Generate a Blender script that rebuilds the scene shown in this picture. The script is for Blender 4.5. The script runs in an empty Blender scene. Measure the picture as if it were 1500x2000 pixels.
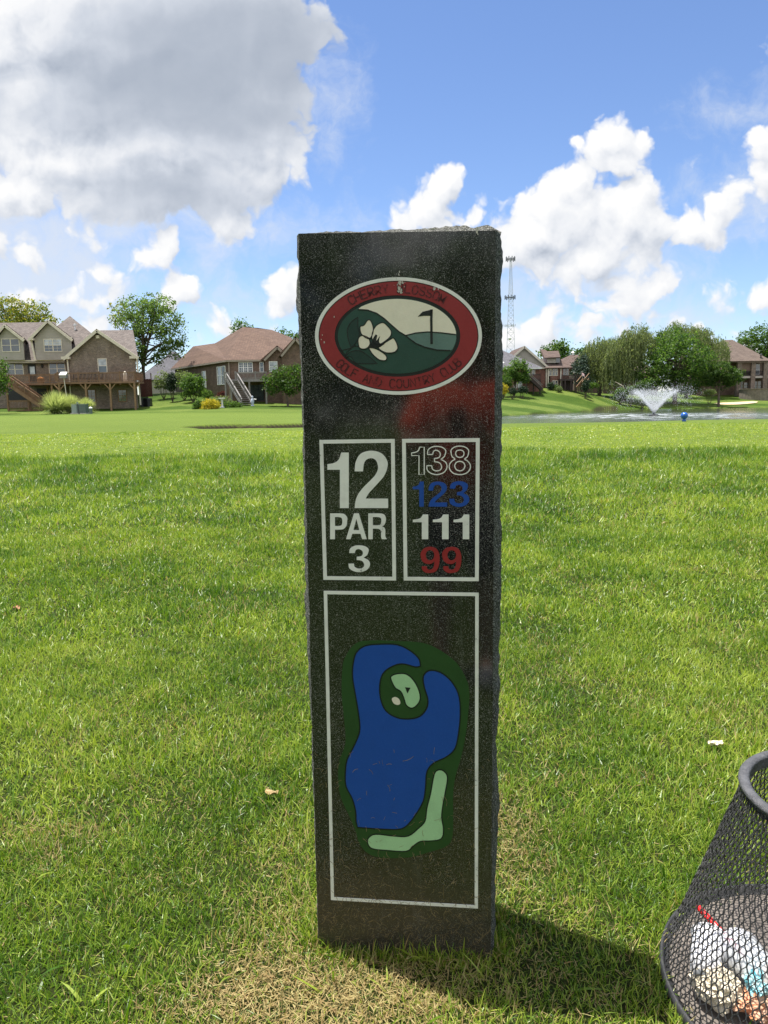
import bpy, bmesh, math, random
import numpy as np
from mathutils import Vector, Matrix, noise as mnoise

random.seed(7)
rng = np.random.default_rng(11)
scene = bpy.context.scene
C = scene.collection
PI = math.pi

# ------------------------------------------------------------------ camera
FPX, CX, CY, EYE = 1440.0, 750.0, 1000.0, 1.4
PITCH = math.atan((1000 - 783) / FPX)
ROLL = math.radians(-0.78)
FW = Vector((0, math.cos(PITCH), -math.sin(PITCH)))
_u0 = Vector((0, math.sin(PITCH), math.cos(PITCH)))
RT = Vector((1, 0, 0)) * math.cos(ROLL) + _u0 * math.sin(ROLL)
UP = Vector((-1, 0, 0)) * math.sin(ROLL) + _u0 * math.cos(ROLL)
CAM = Vector((0, 0, EYE))

def ray(px, py):
    return FW + RT * ((px - CX) / FPX) - UP * ((py - CY) / FPX)

def at(px, py, Y):
    """World point seen at photo pixel (px,py) at distance Y along the view ground axis."""
    r = ray(px, py)
    return CAM + r * (Y / r.y)

def xx(px, Y, py=780): return at(px, py, Y).x
def zz(px, py, Y): return at(px, py, Y).z

cam_d = bpy.data.cameras.new('camera')
cam_d.sensor_fit = 'VERTICAL'
cam_d.sensor_height = 24.0
cam_d.lens = 24.0 * FPX / 2000.0
cam_d.clip_start = 0.02
cam_d.clip_end = 9000
cam = bpy.data.objects.new('camera', cam_d)
C.objects.link(cam)
M3 = Matrix((RT, UP, -FW)).transposed()
cam.matrix_world = Matrix.Translation(CAM) @ M3.to_4x4()
scene.camera = cam
scene.render.resolution_x, scene.render.resolution_y = 768, 1024
scene.view_settings.view_transform = 'Standard'
scene.view_settings.look = 'None'
scene.view_settings.gamma = 1.0
scene.view_settings.exposure = 0.85
scene.cycles.max_bounces = 8
scene.cycles.transparent_max_bounces = 16
scene.cycles.sample_clamp_indirect = 6
scene.cycles.use_denoising = True

# ------------------------------------------------------------------ node helper
class NT:
    def __init__(s, tree):
        s.t = tree; s.n = tree.nodes; s.l = tree.links
    def node(s, typ, ins=None, **kw):
        nd = s.n.new(typ)
        for k, v in kw.items(): setattr(nd, k, v)
        for k, v in (ins or {}).items(): s.set(nd.inputs[k], v)
        return nd
    def set(s, sock, v):
        if isinstance(v, bpy.types.NodeSocket): s.l.new(v, sock)
        elif isinstance(v, (tuple, list)) and sock.type == 'RGBA' and len(v) == 3: sock.default_value = (*v, 1)
        else: sock.default_value = v
    def m(s, op, a, b=None, c=None, clamp=False):
        nd = s.n.new('ShaderNodeMath'); nd.operation = op; nd.use_clamp = clamp
        for i, v in enumerate((a, b, c)):
            if v is not None: s.set(nd.inputs[i], v)
        return nd.outputs[0]
    def v(s, op, a, b=None, c=None, out=0):
        nd = s.n.new('ShaderNodeVectorMath'); nd.operation = op
        for i, q in enumerate((a, b, c)):
            if q is not None: s.set(nd.inputs[i], q)
        return nd.outputs[out]
    def vlen(s, a): 
        nd = s.n.new('ShaderNodeVectorMath'); nd.operation = 'LENGTH'; s.set(nd.inputs[0], a); return nd.outputs['Value']
    def scale(s, a, k):
        nd = s.n.new('ShaderNodeVectorMath'); nd.operation = 'SCALE'; s.set(nd.inputs[0], a); s.set(nd.inputs['Scale'], k); return nd.outputs[0]
    def noise(s, vec, sc, det=4, rough=0.55, out='Fac', lac=2.0, dist=0.0, dim='3D'):
        nd = s.node('ShaderNodeTexNoise', {'Scale': sc, 'Detail': det, 'Roughness': rough, 'Lacunarity': lac, 'Distortion': dist}, noise_dimensions=dim)
        if vec is not None: s.l.new(vec, nd.inputs['Vector'])
        return nd.outputs[out]
    def vor(s, vec, sc, feature='F1', out='Distance', rnd=1.0, det=0, smooth=None, dim='3D'):
        nd = s.node('ShaderNodeTexVoronoi', {'Scale': sc, 'Randomness': rnd}, feature=feature, voronoi_dimensions=dim)
        if 'Detail' in nd.inputs: nd.inputs['Detail'].default_value = det
        if smooth is not None and 'Smoothness' in nd.inputs: nd.inputs['Smoothness'].default_value = smooth
        if vec is not None: s.l.new(vec, nd.inputs['Vector'])
        return nd.outputs[out]
    def ss(s, x, lo, hi):
        nd = s.node('ShaderNodeMapRange', {'Value': x, 'From Min': lo, 'From Max': hi}, interpolation_type='SMOOTHSTEP')
        return nd.outputs[0]
    def lin(s, x, lo, hi, a=0.0, b=1.0):
        nd = s.node('ShaderNodeMapRange', {'Value': x, 'From Min': lo, 'From Max': hi, 'To Min': a, 'To Max': b})
        return nd.outputs[0]
    def mix(s, f, a, b, mode='MIX'):
        nd = s.n.new('ShaderNodeMix'); nd.data_type = 'RGBA'; nd.blend_type = mode
        s.set(nd.inputs[0], f); s.set(nd.inputs[6], a); s.set(nd.inputs[7], b)
        return nd.outputs[2]
    def sep(s, vec):
        nd = s.n.new('ShaderNodeSeparateXYZ'); s.l.new(vec, nd.inputs[0]); return nd.outputs
    def comb(s, x, y, z):
        nd = s.n.new('ShaderNodeCombineXYZ')
        for i, q in enumerate((x, y, z)): s.set(nd.inputs[i], q)
        return nd.outputs[0]

# ------------------------------------------------------------------ sun and sky
SUN_DIR = Vector((-0.208, 0.124, 0.970)).normalized()
sun_d = bpy.data.lights.new('sun', 'SUN')
sun_d.energy = 4.8; sun_d.angle = math.radians(0.53); sun_d.color = (1.0, 0.955, 0.88)
sun = bpy.data.objects.new('sun', sun_d); C.objects.link(sun)
sun.rotation_euler = SUN_DIR.to_track_quat('Z', 'Y').to_euler()
SUN_EL = math.asin(SUN_DIR.z); SUN_AZ = math.atan2(SUN_DIR.x, SUN_DIR.y)

world = bpy.data.worlds.new('World'); scene.world = world; world.use_nodes = True
def sky_world():
    t = world.node_tree; t.nodes.clear(); w = NT(t)
    # cloud field as a function of the view direction (x/y, z/y)
    g = bpy.data.node_groups.new('cloud_field', 'ShaderNodeTree')
    g.interface.new_socket('P', in_out='INPUT', socket_type='NodeSocketVector')
    for nm in ('Field', 'Grey', 'Soft'): g.interface.new_socket(nm, in_out='OUTPUT', socket_type='NodeSocketFloat')
    k = NT(g); gi = k.node('NodeGroupInput'); go = k.node('NodeGroupOutput')
    P = gi.outputs[0]
    n1 = k.v('SUBTRACT', k.noise(P, 4.2, 3, 0.5, 'Color', dim='2D'), (0.5, 0.5, 0.5))
    n2 = k.v('SUBTRACT', k.noise(P, 17.0, 4, 0.55, 'Color', dim='2D'), (0.5, 0.5, 0.5))
    Pw = k.v('ADD', P, k.v('ADD', k.scale(n1, 0.034), k.scale(n2, 0.036)))
    Pw = k.v('MULTIPLY', Pw, (1, 1, 0))
    bil = k.vor(Pw, 17.0, 'F1', det=3.0, dim='2D')      # puffy cauliflower cells
    bil = k.m('SUBTRACT', 0.62, bil)
    def uv(px, py):
        r = ray(px, py); return r.x / r.y, r.z / r.y
    def blobs(lst):
        acc = None
        for (px, py, rx, ry) in lst:
            u, v = uv(px, py)
            q = k.v('MULTIPLY', k.v('SUBTRACT', Pw, (u, v, 0)), (FPX / rx, FPX / ry, 0))
            d = k.m('MULTIPLY', k.m('SUBTRACT', 1.0, k.vlen(q)), min(rx, ry) / FPX)
            acc = d if acc is None else k.m('SMOOTH_MAX', acc, d, 0.008)
        return acc
    crisp = [(120,50,260,130),(320,70,300,170),(490,60,115,190),(470,260,110,120),(200,210,300,120),(300,290,260,90),
             (555,285,42,62),(515,345,55,58),(420,370,140,60),(300,390,200,55),(120,320,140,62),(60,375,130,48),(235,330,120,70),
             (440,420,70,50),
             (170,540,44,16),(215,578,30,14),(30,600,44,20),(120,640,70,22),(55,512,56,15),(165,468,50,14),(95,575,40,14),(330,478,34,46),(318,515,40,20),(285,507,22,14),(353,580,44,40),(335,600,30,30),(378,662,26,20),(430,618,20,22),(440,640,26,16),(555,592,32,40),(530,612,40,16),(572,570,20,30),
             (850,366,44,38),(832,395,52,30),(825,425,34,28),(895,428,52,22),(865,440,80,24),
             (1190,268,58,50),(1248,280,40,42),(1122,285,26,20),(1210,320,78,34),
             (1130,430,130,78),(1055,445,88,78),(1225,430,85,78),(1105,370,58,42),(1022,430,40,42),(1262,470,60,50),(1360,468,66,38),(1405,432,42,28),(1330,440,30,40),(1160,500,150,44),(1050,500,90,40),
             (1205,605,74,34),(1272,570,34,26),(1150,632,62,24),(1048,650,70,26),(1078,620,30,30),(1012,655,60,30),(1125,560,24,9),(1205,548,46,14),(1150,570,14,6),
             (1492,350,62,46),(1505,300,42,34),(1458,372,32,24),(1495,575,76,30),(1428,548,16,12),(1440,590,34,14),(1500,76,8,16),(1362,637,20,9),(1412,642,20,10),
             (1480,680,60,12),(-120,420,150,90),(-200,200,260,160),(1700,480,150,70),(1650,250,100,60)]
    soft = [(60,560,200,110),(110,450,180,60),(20,420,120,70),(70,500,170,80),(170,520,90,70),(100,590,130,70),(60,640,140,50),(190,620,90,60),(30,590,80,60),(200,570,50,50),(260,440,130,50),(410,470,26,90),
            (650,215,22,42),(640,180,16,24),(1310,615,60,20),(1180,520,140,60),(960,640,90,40),(470,590,40,16),(1480,400,80,40),(1000,560,60,30),(540,450,60,16),(1470,215,30,12)]
    grey = [(430,120,200,70),(440,225,150,55),(560,110,70,90),(260,150,120,60),(330,385,100,32),(250,215,120,26),(430,60,230,70),(330,165,210,80)]
    F = k.m('ADD', blobs(crisp), k.m('MULTIPLY', bil, 0.034))
    S = k.m('ADD', blobs(soft), k.m('MULTIPLY', k.m('SUBTRACT', k.noise(Pw, 22.0, 4, 0.65, dim='2D'), 0.5), 0.10))
    G = blobs(grey)
    k.l.new(F, go.inputs[0]); k.l.new(G, go.inputs[1]); k.l.new(S, go.inputs[2])

    tc = w.node('ShaderNodeTexCoord').outputs['Generated']
    x, y, z = w.sep(tc)
    yy = w.m('MAXIMUM', w.m('ABSOLUTE', y), 0.2)
    P0 = w.comb(w.m('DIVIDE', x, yy), w.m('DIVIDE', z, yy), 0.0)
    def fld(vec):
        nd = w.node('ShaderNodeGroup'); nd.node_tree = g; w.l.new(vec, nd.inputs[0]); return nd.outputs
    A = fld(P0)
    B = fld(w.v('ADD', P0, (-0.010, 0.020, 0)))
    mask = w.ss(A[0], -0.0105, 0.004)
    smask = w.m("MULTIPLY", w.ss(A[2], -0.045, 0.06), 0.85)
    lit = w.m('MULTIPLY_ADD', w.m('SUBTRACT', A[0], B[0]), w.m('MULTIPLY_ADD', w.ss(A[1], -0.05, 0.055), -8.0, 12.0), 0.76, clamp=True)
    thick = w.ss(A[0], 0.02, 0.16)
    gm = w.ss(A[1], -0.05, 0.03)
    lit = w.m('SUBTRACT', lit, w.m('MULTIPLY', thick, 0.10), clamp=True)
    lit = w.m('MULTIPLY', lit, w.m('SUBTRACT', 1.0, w.m('MULTIPLY', gm, 0.74)))
    col = w.node('ShaderNodeValToRGB', {'Fac': lit})
    cr = col.color_ramp
    cr.elements[0].position = 0.0; cr.elements[0].color = (0.31, 0.365, 0.46, 1)
    cr.elements[1].position = 1.0; cr.elements[1].color = (0.98, 0.98, 0.98, 1)
    e = cr.elements.new(0.42); e.color = (0.62, 0.665, 0.745, 1)
    e = cr.elements.new(0.72); e.color = (0.84, 0.86, 0.90, 1)
    sky = w.node('ShaderNodeTexSky', sky_type='NISHITA', sun_disc=False, sun_elevation=SUN_EL, sun_rotation=SUN_AZ,
                 altitude=280.0, air_density=1.0, dust_density=0.08, ozone_density=1.6)
    b1 = w.node('ShaderNodeBackground', {'Color': w.mix(1.0, sky.outputs[0], (0.96, 1.03, 1.22), 'MULTIPLY'), 'Strength': 0.080})
    b2 = w.node('ShaderNodeBackground', {'Color': col.outputs[0], 'Strength': 0.575})
    b3 = w.node('ShaderNodeBackground', {'Color': (0.74, 0.80, 0.90), 'Strength': 0.56})
    up = w.ss(z, 0.0, 0.02)
    mx0 = w.node('ShaderNodeMixShader', {'Fac': w.m('MULTIPLY', smask, up), 1: b1.outputs[0], 2: b3.outputs[0]})
    mx = w.node('ShaderNodeMixShader', {'Fac': w.m('MULTIPLY', mask, up), 1: mx0.outputs[0], 2: b2.outputs[0]})
    # unseen bright cloud added overhead and behind the camera to lift the fill light
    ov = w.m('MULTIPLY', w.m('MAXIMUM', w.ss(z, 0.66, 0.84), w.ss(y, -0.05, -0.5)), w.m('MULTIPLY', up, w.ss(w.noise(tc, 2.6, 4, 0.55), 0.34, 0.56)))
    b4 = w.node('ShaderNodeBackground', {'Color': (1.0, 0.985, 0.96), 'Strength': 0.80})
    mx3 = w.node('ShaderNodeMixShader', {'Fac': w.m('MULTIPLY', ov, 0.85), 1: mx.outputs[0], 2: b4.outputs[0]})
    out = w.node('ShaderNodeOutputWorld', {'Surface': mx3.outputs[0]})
sky_world()
try:
    world.cycles.sampling_method = 'MANUAL'; world.cycles.sample_map_resolution = 256
except Exception: pass

# ------------------------------------------------------------------ materials
def mat_new(name):
    m = bpy.data.materials.new(name); m.use_nodes = True
    m.node_tree.nodes.clear()
    return m, NT(m.node_tree)

def plain(name, col, rough=0.6, var=0.25, sc=6.0, spec=0.4, metal=0.0, bump=0.0, bsc=None, coord='Object', dark=None, trans=0.0):
    """A surface of one colour, broken up by two scales of wear in colour, gloss and relief."""
    m, w = mat_new(name)
    P = w.node('ShaderNodeTexCoord').outputs[coord]
    n = w.noise(P, sc, 5, 0.6); n2 = w.noise(P, sc * 6.3, 3, 0.6)
    f = w.m('ADD', w.m('MULTIPLY', n, 0.65), w.m('MULTIPLY', n2, 0.35))
    d = dark or tuple(c * (1 - var) for c in col)
    b = tuple(min(1, c * (1 + var * 0.8)) for c in col)
    c = w.mix(w.ss(f, 0.3, 0.7), d, b)
    ins = {'Base Color': c, 'Roughness': w.lin(n2, 0.3, 0.7, max(0.03, rough - 0.12), min(1, rough + 0.12)), 'Specular IOR Level': spec, 'Metallic': metal}
    bs = w.node('ShaderNodeBsdfPrincipled', ins)
    if bump:
        bn = w.node('ShaderNodeBump', {'Strength': bump, 'Distance': 0.02, 'Height': w.noise(P, bsc or sc * 5, 4, 0.6)})
        w.l.new(bn.outputs[0], bs.inputs['Normal'])
    w.node('ShaderNodeOutputMaterial', {'Surface': bs.outputs[0]})
    return m

def leafy(name, a, b, yellow=None, trans=0.56, rough=0.55, sc=0.9):
    m, w = mat_new(name)
    P = w.node('ShaderNodeNewGeometry').outputs['Position']
    at_ = w.node('ShaderNodeAttribute', attribute_name='tint').outputs['Fac']
    n = w.noise(P, sc, 3, 0.6)
    f = w.m('ADD', w.m('MULTIPLY', n, 0.5), w.m('MULTIPLY', at_, 0.5))
    c = w.mix(w.ss(f, 0.25, 0.75), a, b)
    if yellow: c = w.mix(w.ss(w.m('ADD', f, w.m('MULTIPLY', at_, 0.3)), 0.62, 0.9), c, yellow)
    bs = w.node('ShaderNodeBsdfPrincipled', {'Base Color': c, 'Roughness': rough, 'Specular IOR Level': 0.3})
    tr = w.node('ShaderNodeBsdfTranslucent', {'Color': w.mix(0.5, c, w.mix(1.0, c, (1.5, 1.6, 0.5), 'MULTIPLY'))})
    mx = w.node('ShaderNodeMixShader', {0: trans, 1: bs.outputs[0], 2: tr.outputs[0]})
    w.node('ShaderNodeOutputMaterial', {'Surface': mx.outputs[0]})
    return m

def brick(name, a, b, mortar, sc=1.0, rough=0.85):
    m, w = mat_new(name)
    P = w.node('ShaderNodeTexCoord').outputs['Object']
    x, y, z = w.sep(P)
    Q = w.comb(w.m('ADD', x, y), z, 0.0)
    bt = w.node('ShaderNodeTexBrick', {'Vector': Q, 'Color1': a, 'Color2': b, 'Mortar': mortar, 'Scale': sc, 'Mortar Size': 0.012, 'Brick Width': 0.24, 'Row Height': 0.085, 'Bias': 0.0})
    n = w.noise(P, 0.8, 4, 0.6); n2 = w.noise(P, 3.5, 4, 0.7)
    c = w.mix(w.ss(n, 0.35, 0.7), bt.outputs[0], w.mix(1.0, bt.outputs[0], (0.72, 0.7, 0.68), 'MULTIPLY'))
    n3 = w.noise(P, 9.0, 3, 0.7)
    c = w.mix(w.ss(n2, 0.45, 0.7), c, w.mix(1.0, c, (1.45, 1.4, 1.35), 'MULTIPLY'))
    c = w.mix(w.ss(n3, 0.5, 0.7), c, w.mix(1.0, c, (0.6, 0.6, 0.62), 'MULTIPLY'))
    bs = w.node('ShaderNodeBsdfPrincipled', {'Base Color': c, 'Roughness': rough, 'Specular IOR Level': 0.25})
    w.node('ShaderNodeOutputMaterial', {'Surface': bs.outputs[0]})
    return m

def shingle(name, a, b):
    m, w = mat_new(name)
    P = w.node('ShaderNodeTexCoord').outputs['Object']
    x, y, z = w.sep(P)
    Q = w.comb(w.m('ADD', x, w.m('MULTIPLY', y, 0.6)), w.m('MULTIPLY', z, 1.3), 0.0)
    bt = w.node('ShaderNodeTexBrick', {'Vector': Q, 'Color1': a, 'Color2': b, 'Mortar': tuple(c * 0.55 for c in a), 'Scale': 1.0, 'Mortar Size': 0.02, 'Brick Width': 0.33, 'Row Height': 0.16})
    n = w.noise(P, 1.1, 5, 0.65); n2 = w.noise(P, 9.0, 3, 0.6)
    c = w.mix(w.ss(n, 0.35, 0.7), bt.outputs[0], w.mix(1.0, bt.outputs[0], (0.8, 0.78, 0.78), 'MULTIPLY'))
    c = w.mix(w.ss(n2, 0.45, 0.7), c, w.mix(1.0, c, (1.4, 1.35, 1.3), 'MULTIPLY'))
    bs = w.node('ShaderNodeBsdfPrincipled', {'Base Color': c, 'Roughness': 0.9, 'Specular IOR Level': 0.2})
    w.node('ShaderNodeOutputMaterial', {'Surface': bs.outputs[0]})
    return m

def siding(name, a):
    m, w = mat_new(name)
    P = w.node('ShaderNodeTexCoord').outputs['Object']
    x, y, z = w.sep(P)
    fr = w.m('FRACT', w.m('MULTIPLY', z, 5.5))
    c = w.mix(w.ss(fr, 0.0, 0.12), tuple(q * 0.6 for q in a), a)
    c = w.mix(w.ss(w.noise(P, 1.2, 4), 0.4, 0.7), c, w.mix(1.0, c, (0.88, 0.88, 0.86), 'MULTIPLY'))
    bs = w.node('ShaderNodeBsdfPrincipled', {'Base Color': c, 'Roughness': 0.6, 'Specular IOR Level': 0.3})
    bn = w.node('ShaderNodeBump', {'Strength': 0.6, 'Distance': 0.03, 'Height': fr}); w.l.new(bn.outputs[0], bs.inputs['Normal'])
    w.node('ShaderNodeOutputMaterial', {'Surface': bs.outputs[0]})
    return m

def window_glass(name, col=(0.03, 0.04, 0.05), rough=0.08):
    m, w = mat_new(name)
    P = w.node('ShaderNodeTexCoord').outputs['Object']
    c = w.mix(w.ss(w.noise(P, 1.3, 3), 0.35, 0.65), col, tuple(q * 1.8 for q in col))
    bs = w.node('ShaderNodeBsdfPrincipled', {'Base Color': c, 'Roughness': rough, 'Specular IOR Level': 0.9, 'IOR': 1.6})
    bn = w.node('ShaderNodeBump', {'Strength': 0.15, 'Distance': 0.02, 'Height': w.noise(P, 0.9, 2)}); w.l.new(bn.outputs[0], bs.inputs['Normal'])
    w.node('ShaderNodeOutputMaterial', {'Surface': bs.outputs[0]})
    return m

# ------------------------------------------------------------------ objects
ORG = {}
def tag(o, label=None, cat=None, group=None, kind=None):
    for k, v in (('label', label), ('category', cat), ('group', group), ('kind', kind)):
        if v: o[k] = v
    return o

def thing(name, loc, label, cat, group=None):
    o = bpy.data.objects.new(name, None); C.objects.link(o)
    o.empty_display_size = 0.3
    o.location = loc; ORG[o.name] = Vector(loc)
    return tag(o, label, cat, group)

def origin_of(o):
    while o is not None:
        if o.name in ORG: return ORG[o.name]
        o = o.parent
    return Vector((0, 0, 0))

def link_mesh(name, me, mats, parent=None, label=None):
    """Link a mesh (in world coordinates) as one object, moved under its parent's origin."""
    o = bpy.data.objects.new(name, me); C.objects.link(o)
    for m in (mats if isinstance(mats, (list, tuple)) else [mats]): me.materials.append(m)
    if parent is not None:
        off = origin_of(parent)
        me.transform(Matrix.Translation(-off)); o.parent = parent
    if label: o['label'] = label
    return o

class MB:
    """Collects faces in world coordinates; build() links them as one mesh object."""
    def __init__(s): s.v = []; s.f = []; s.mi = []
    def add(s, vs, fs, mi=0):
        b = len(s.v); s.v += [tuple(p) for p in vs]
        for f in fs: s.f.append(tuple(b + i for i in f)); s.mi.append(mi)
        return s
    def box(s, x0, x1, y0, y1, z0, z1, mi=0):
        vs = [(x0,y0,z0),(x1,y0,z0),(x1,y1,z0),(x0,y1,z0),(x0,y0,z1),(x1,y0,z1),(x1,y1,z1),(x0,y1,z1)]
        return s.add(vs, [(0,3,2,1),(4,5,6,7),(0,1,5,4),(1,2,6,5),(2,3,7,6),(3,0,4,7)], mi)
    def hexa(s, b4, t4, mi=0):
        return s.add(list(b4) + list(t4), [(0,3,2,1),(4,5,6,7),(0,1,5,4),(1,2,6,5),(2,3,7,6),(3,0,4,7)], mi)
    def prism(s, poly, y0, y1, mi=0):
        """poly: (x,z) outline, pushed from y0 back to y1."""
        n = len(poly)
        vs = [(x, y0, z) for x, z in poly] + [(x, y1, z) for x, z in poly]
        fs = [tuple(range(n)), tuple(range(2*n-1, n-1, -1))] + [(i, n+i, n+(i+1)%n, (i+1)%n) for i in range(n)]
        return s.add(vs, fs, mi)
    def slab(s, pts, t, mi=0):
        """planar polygon thickened along its normal, downwards."""
        p = [Vector(q) for q in pts]; n = (p[1]-p[0]).cross(p[2]-p[0]).normalized()
        if n.z < 0: n = -n
        k = len(p); vs = p + [q - n*t for q in p]
        fs = [tuple(range(k)), tuple(range(2*k-1, k-1, -1))] + [(i, k+i, k+(i+1)%k, (i+1)%k) for i in range(k)]
        return s.add(vs, fs, mi)
    def bar(s, a, b, w, h=None, mi=0, upv=Vector((0,0,1))):
        a, b = Vector(a), Vector(b); h = h or w; d = (b-a).normalized()
        if abs(d.dot(upv)) > 0.95: upv = Vector((0,1,0))
        r = d.cross(upv).normalized()*w/2; u = r.cross(d).normalized()*h/2
        return s.hexa([a-r-u, a+r-u, a+r+u, a-r+u], [b-r-u, b+r-u, b+r+u, b-r+u], mi)
    def tube(s, pts, r, n=8, mi=0, close=False, caps=True):
        pts = [Vector(p) for p in pts]; rs = r if isinstance(r, (list, tuple)) else [r]*len(pts)
        b = len(s.v); N = len(pts); ref = None
        for i, p in enumerate(pts):
            d = (pts[(i+1) % N] - pts[i-1]) if (close or 0 < i < N-1) else (pts[1]-pts[0] if i == 0 else pts[-1]-pts[-2])
            d.normalize()
            if ref is None: ref = Vector((0,0,1)) if abs(d.z) < 0.9 else Vector((1,0,0))
            u = d.cross(ref).normalized(); v = u.cross(d).normalized(); ref = v
            for k in range(n):
                a = 2*PI*k/n; s.v.append(tuple(p + (u*math.cos(a) + v*math.sin(a))*rs[i]))
        for i in range(N if close else N-1):
            j = (i+1) % N
            for k in range(n):
                k2 = (k+1) % n
                s.f.append((b+i*n+k, b+j*n+k, b+j*n+k2, b+i*n+k2)); s.mi.append(mi)
        if caps and not close:
            s.f.append(tuple(b+k for k in range(n))); s.mi.append(mi)
            s.f.append(tuple(b+(N-1)*n+k for k in range(n-1, -1, -1))); s.mi.append(mi)
        return s
    def lathe(s, c, prof, n=24, mi=0, wob=None):
        b = len(s.v); c = Vector(c)
        for (r, z) in prof:
            for k in range(n):
                a = 2*PI*k/n; rr = r*(1 + (wob(a, z) if wob else 0))
                s.v.append((c.x + rr*math.cos(a), c.y + rr*math.sin(a), c.z + z))
        for i in range(len(prof)-1):
            for k in range(n):
                k2 = (k+1) % n
                s.f.append((b+i*n+k, b+i*n+k2, b+(i+1)*n+k2, b+(i+1)*n+k)); s.mi.append(mi)
        return s
    def shear(s, y0, k):
        s.v = [(x + (y-y0)*k, y, z) for x, y, z in s.v]; return s
    def build(s, name, mats, parent=None, label=None, smooth=False):
        me = bpy.data.meshes.new(name); me.from_pydata(s.v, [], s.f)
        me.polygons.foreach_set('material_index', s.mi)
        if smooth: me.polygons.foreach_set('use_smooth', [True]*len(s.f))
        me.update()
        o = link_mesh(name, me, mats, parent, label)
        if not isinstance(mats, (list, tuple)): pass
        return o

def fast_mesh(name, verts, quads=None, tris=None, tint=None):
    """numpy arrays -> mesh; tint = one value per face, stored as a face attribute."""
    me = bpy.data.meshes.new(name)
    nv = len(verts); nq = 0 if quads is None else len(quads); nt = 0 if tris is None else len(tris)
    me.vertices.add(nv); me.vertices.foreach_set('co', np.ascontiguousarray(verts, np.float32).ravel())
    loops = np.concatenate(([quads.ravel()] if nq else []) + ([tris.ravel()] if nt else [])).astype(np.int32)
    me.loops.add(len(loops)); me.loops.foreach_set('vertex_index', loops)
    me.polygons.add(nq+nt)
    st = np.concatenate([np.arange(nq)*4, nq*4 + np.arange(nt)*3]).astype(np.int32)
    me.polygons.foreach_set('loop_start', st)
    me.update(calc_edges=True)
    if tint is not None:
        a = me.attributes.new('tint', 'FLOAT', 'FACE'); a.data.foreach_set('value', np.ascontiguousarray(tint, np.float32))
    me.validate()
    return me

# ------------------------------------------------------------------ terrain
WATER_Z = -0.6
POND = [(-6.9,25.6),(-5.8,24.0),(-3.4,23.3),(2,24.2),(8,25.2),(22,26.5),(45,28),(75,34),(150,60),(170,120),(120,138),
        (68.5,131),(58,128),(52,126),(47,131),(40,127),(33.5,118),(28,107),(20,97),(13.9,87),(8,72),(2.5,57),(-1.0,40),(-3.3,30.5),(-4.6,29.0),(-5.6,29.0),(-6.6,27.6)]
CTRL = []   # far ground heights (x, y, z), read off the photograph
def ctrl(px, py, Y): p = at(px, py, Y); CTRL.append((p.x, p.y, p.z))
for a in [(0,806,86),(60,803,88),(150,801,88),(240,800,89),(290,797,90),(-120,806,88),(320,770,100),(330,785,96),(370,778,95),(400,795,84),(440,790,88),(500,786,90),(560,787,92),
          (640,786,94),(365,826,30),(480,823.5,33),(585,825,33),(585,812,50),(450,815,45),(300,815,45),(100,818,45),(640,820,40),(300,828,30),(100,828,30),(-200,825,40),
          (800,785,95),(976,811,88),(1130,803.5,108),(1000,800,98),(1020,785,110),(1040,770,122),(1100,766,124),(1140,765,128),(1160,776,128),(1200,783,133),(1240,790,134),(1180,799.5,120),(1155,801.5,114),(1205,798,126),(1230,796.5,130),
          (1330,794,130),(1300,780,140),(1350,783,140),(1400,792,134),(1480,791,134),(1410,783,143),(1460,771,150),(1500,770,150),(1600,768,150),(1600,790,136),(1800,780,145)]: ctrl(*a)
CTRL += [(-120,150,1.0),(0,190,2.0),(80,220,3.0),(200,220,3.0),(-60,60,0.75),(-40,30,0.65),(60,24,0.7),(200,80,1.0),(-200,80,1.0)]
CT = np.array(CTRL)
_d = np.sqrt(((CT[:,None,:2]-CT[None,:,:2])**2).sum(-1) + 36.0)
_A = np.block([[_d - 0.9*np.eye(len(CT)), np.ones((len(CT), 1))], [np.ones((1, len(CT))), np.zeros((1, 1))]])
CW = np.linalg.solve(_A, np.append(CT[:,2], 0.0))
def smooth(a, lo, hi):
    t = np.clip((a - lo) / (hi - lo), 0, 1); return t*t*(3 - 2*t)

def poly_sd(x, y, poly):
    """signed distance to a closed outline, positive inside (numpy)."""
    P = np.array(poly, float); d = np.full(x.shape, 1e18); ins = np.zeros(x.shape, bool)
    for i in range(len(P)):
        a, b = P[i-1], P[i]; e = b - a
        t = np.clip(((x-a[0])*e[0] + (y-a[1])*e[1]) / (e @ e), 0, 1)
        d = np.minimum(d, (x-a[0]-t*e[0])**2 + (y-a[1]-t*e[1])**2)
        c = ((a[1] > y) != (b[1] > y)) & (x < (b[0]-a[0])*(y-a[1])/((b[1]-a[1]) or 1e-9) + a[0])
        ins ^= c
    return np.where(ins, np.sqrt(d), -np.sqrt(d))

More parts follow.
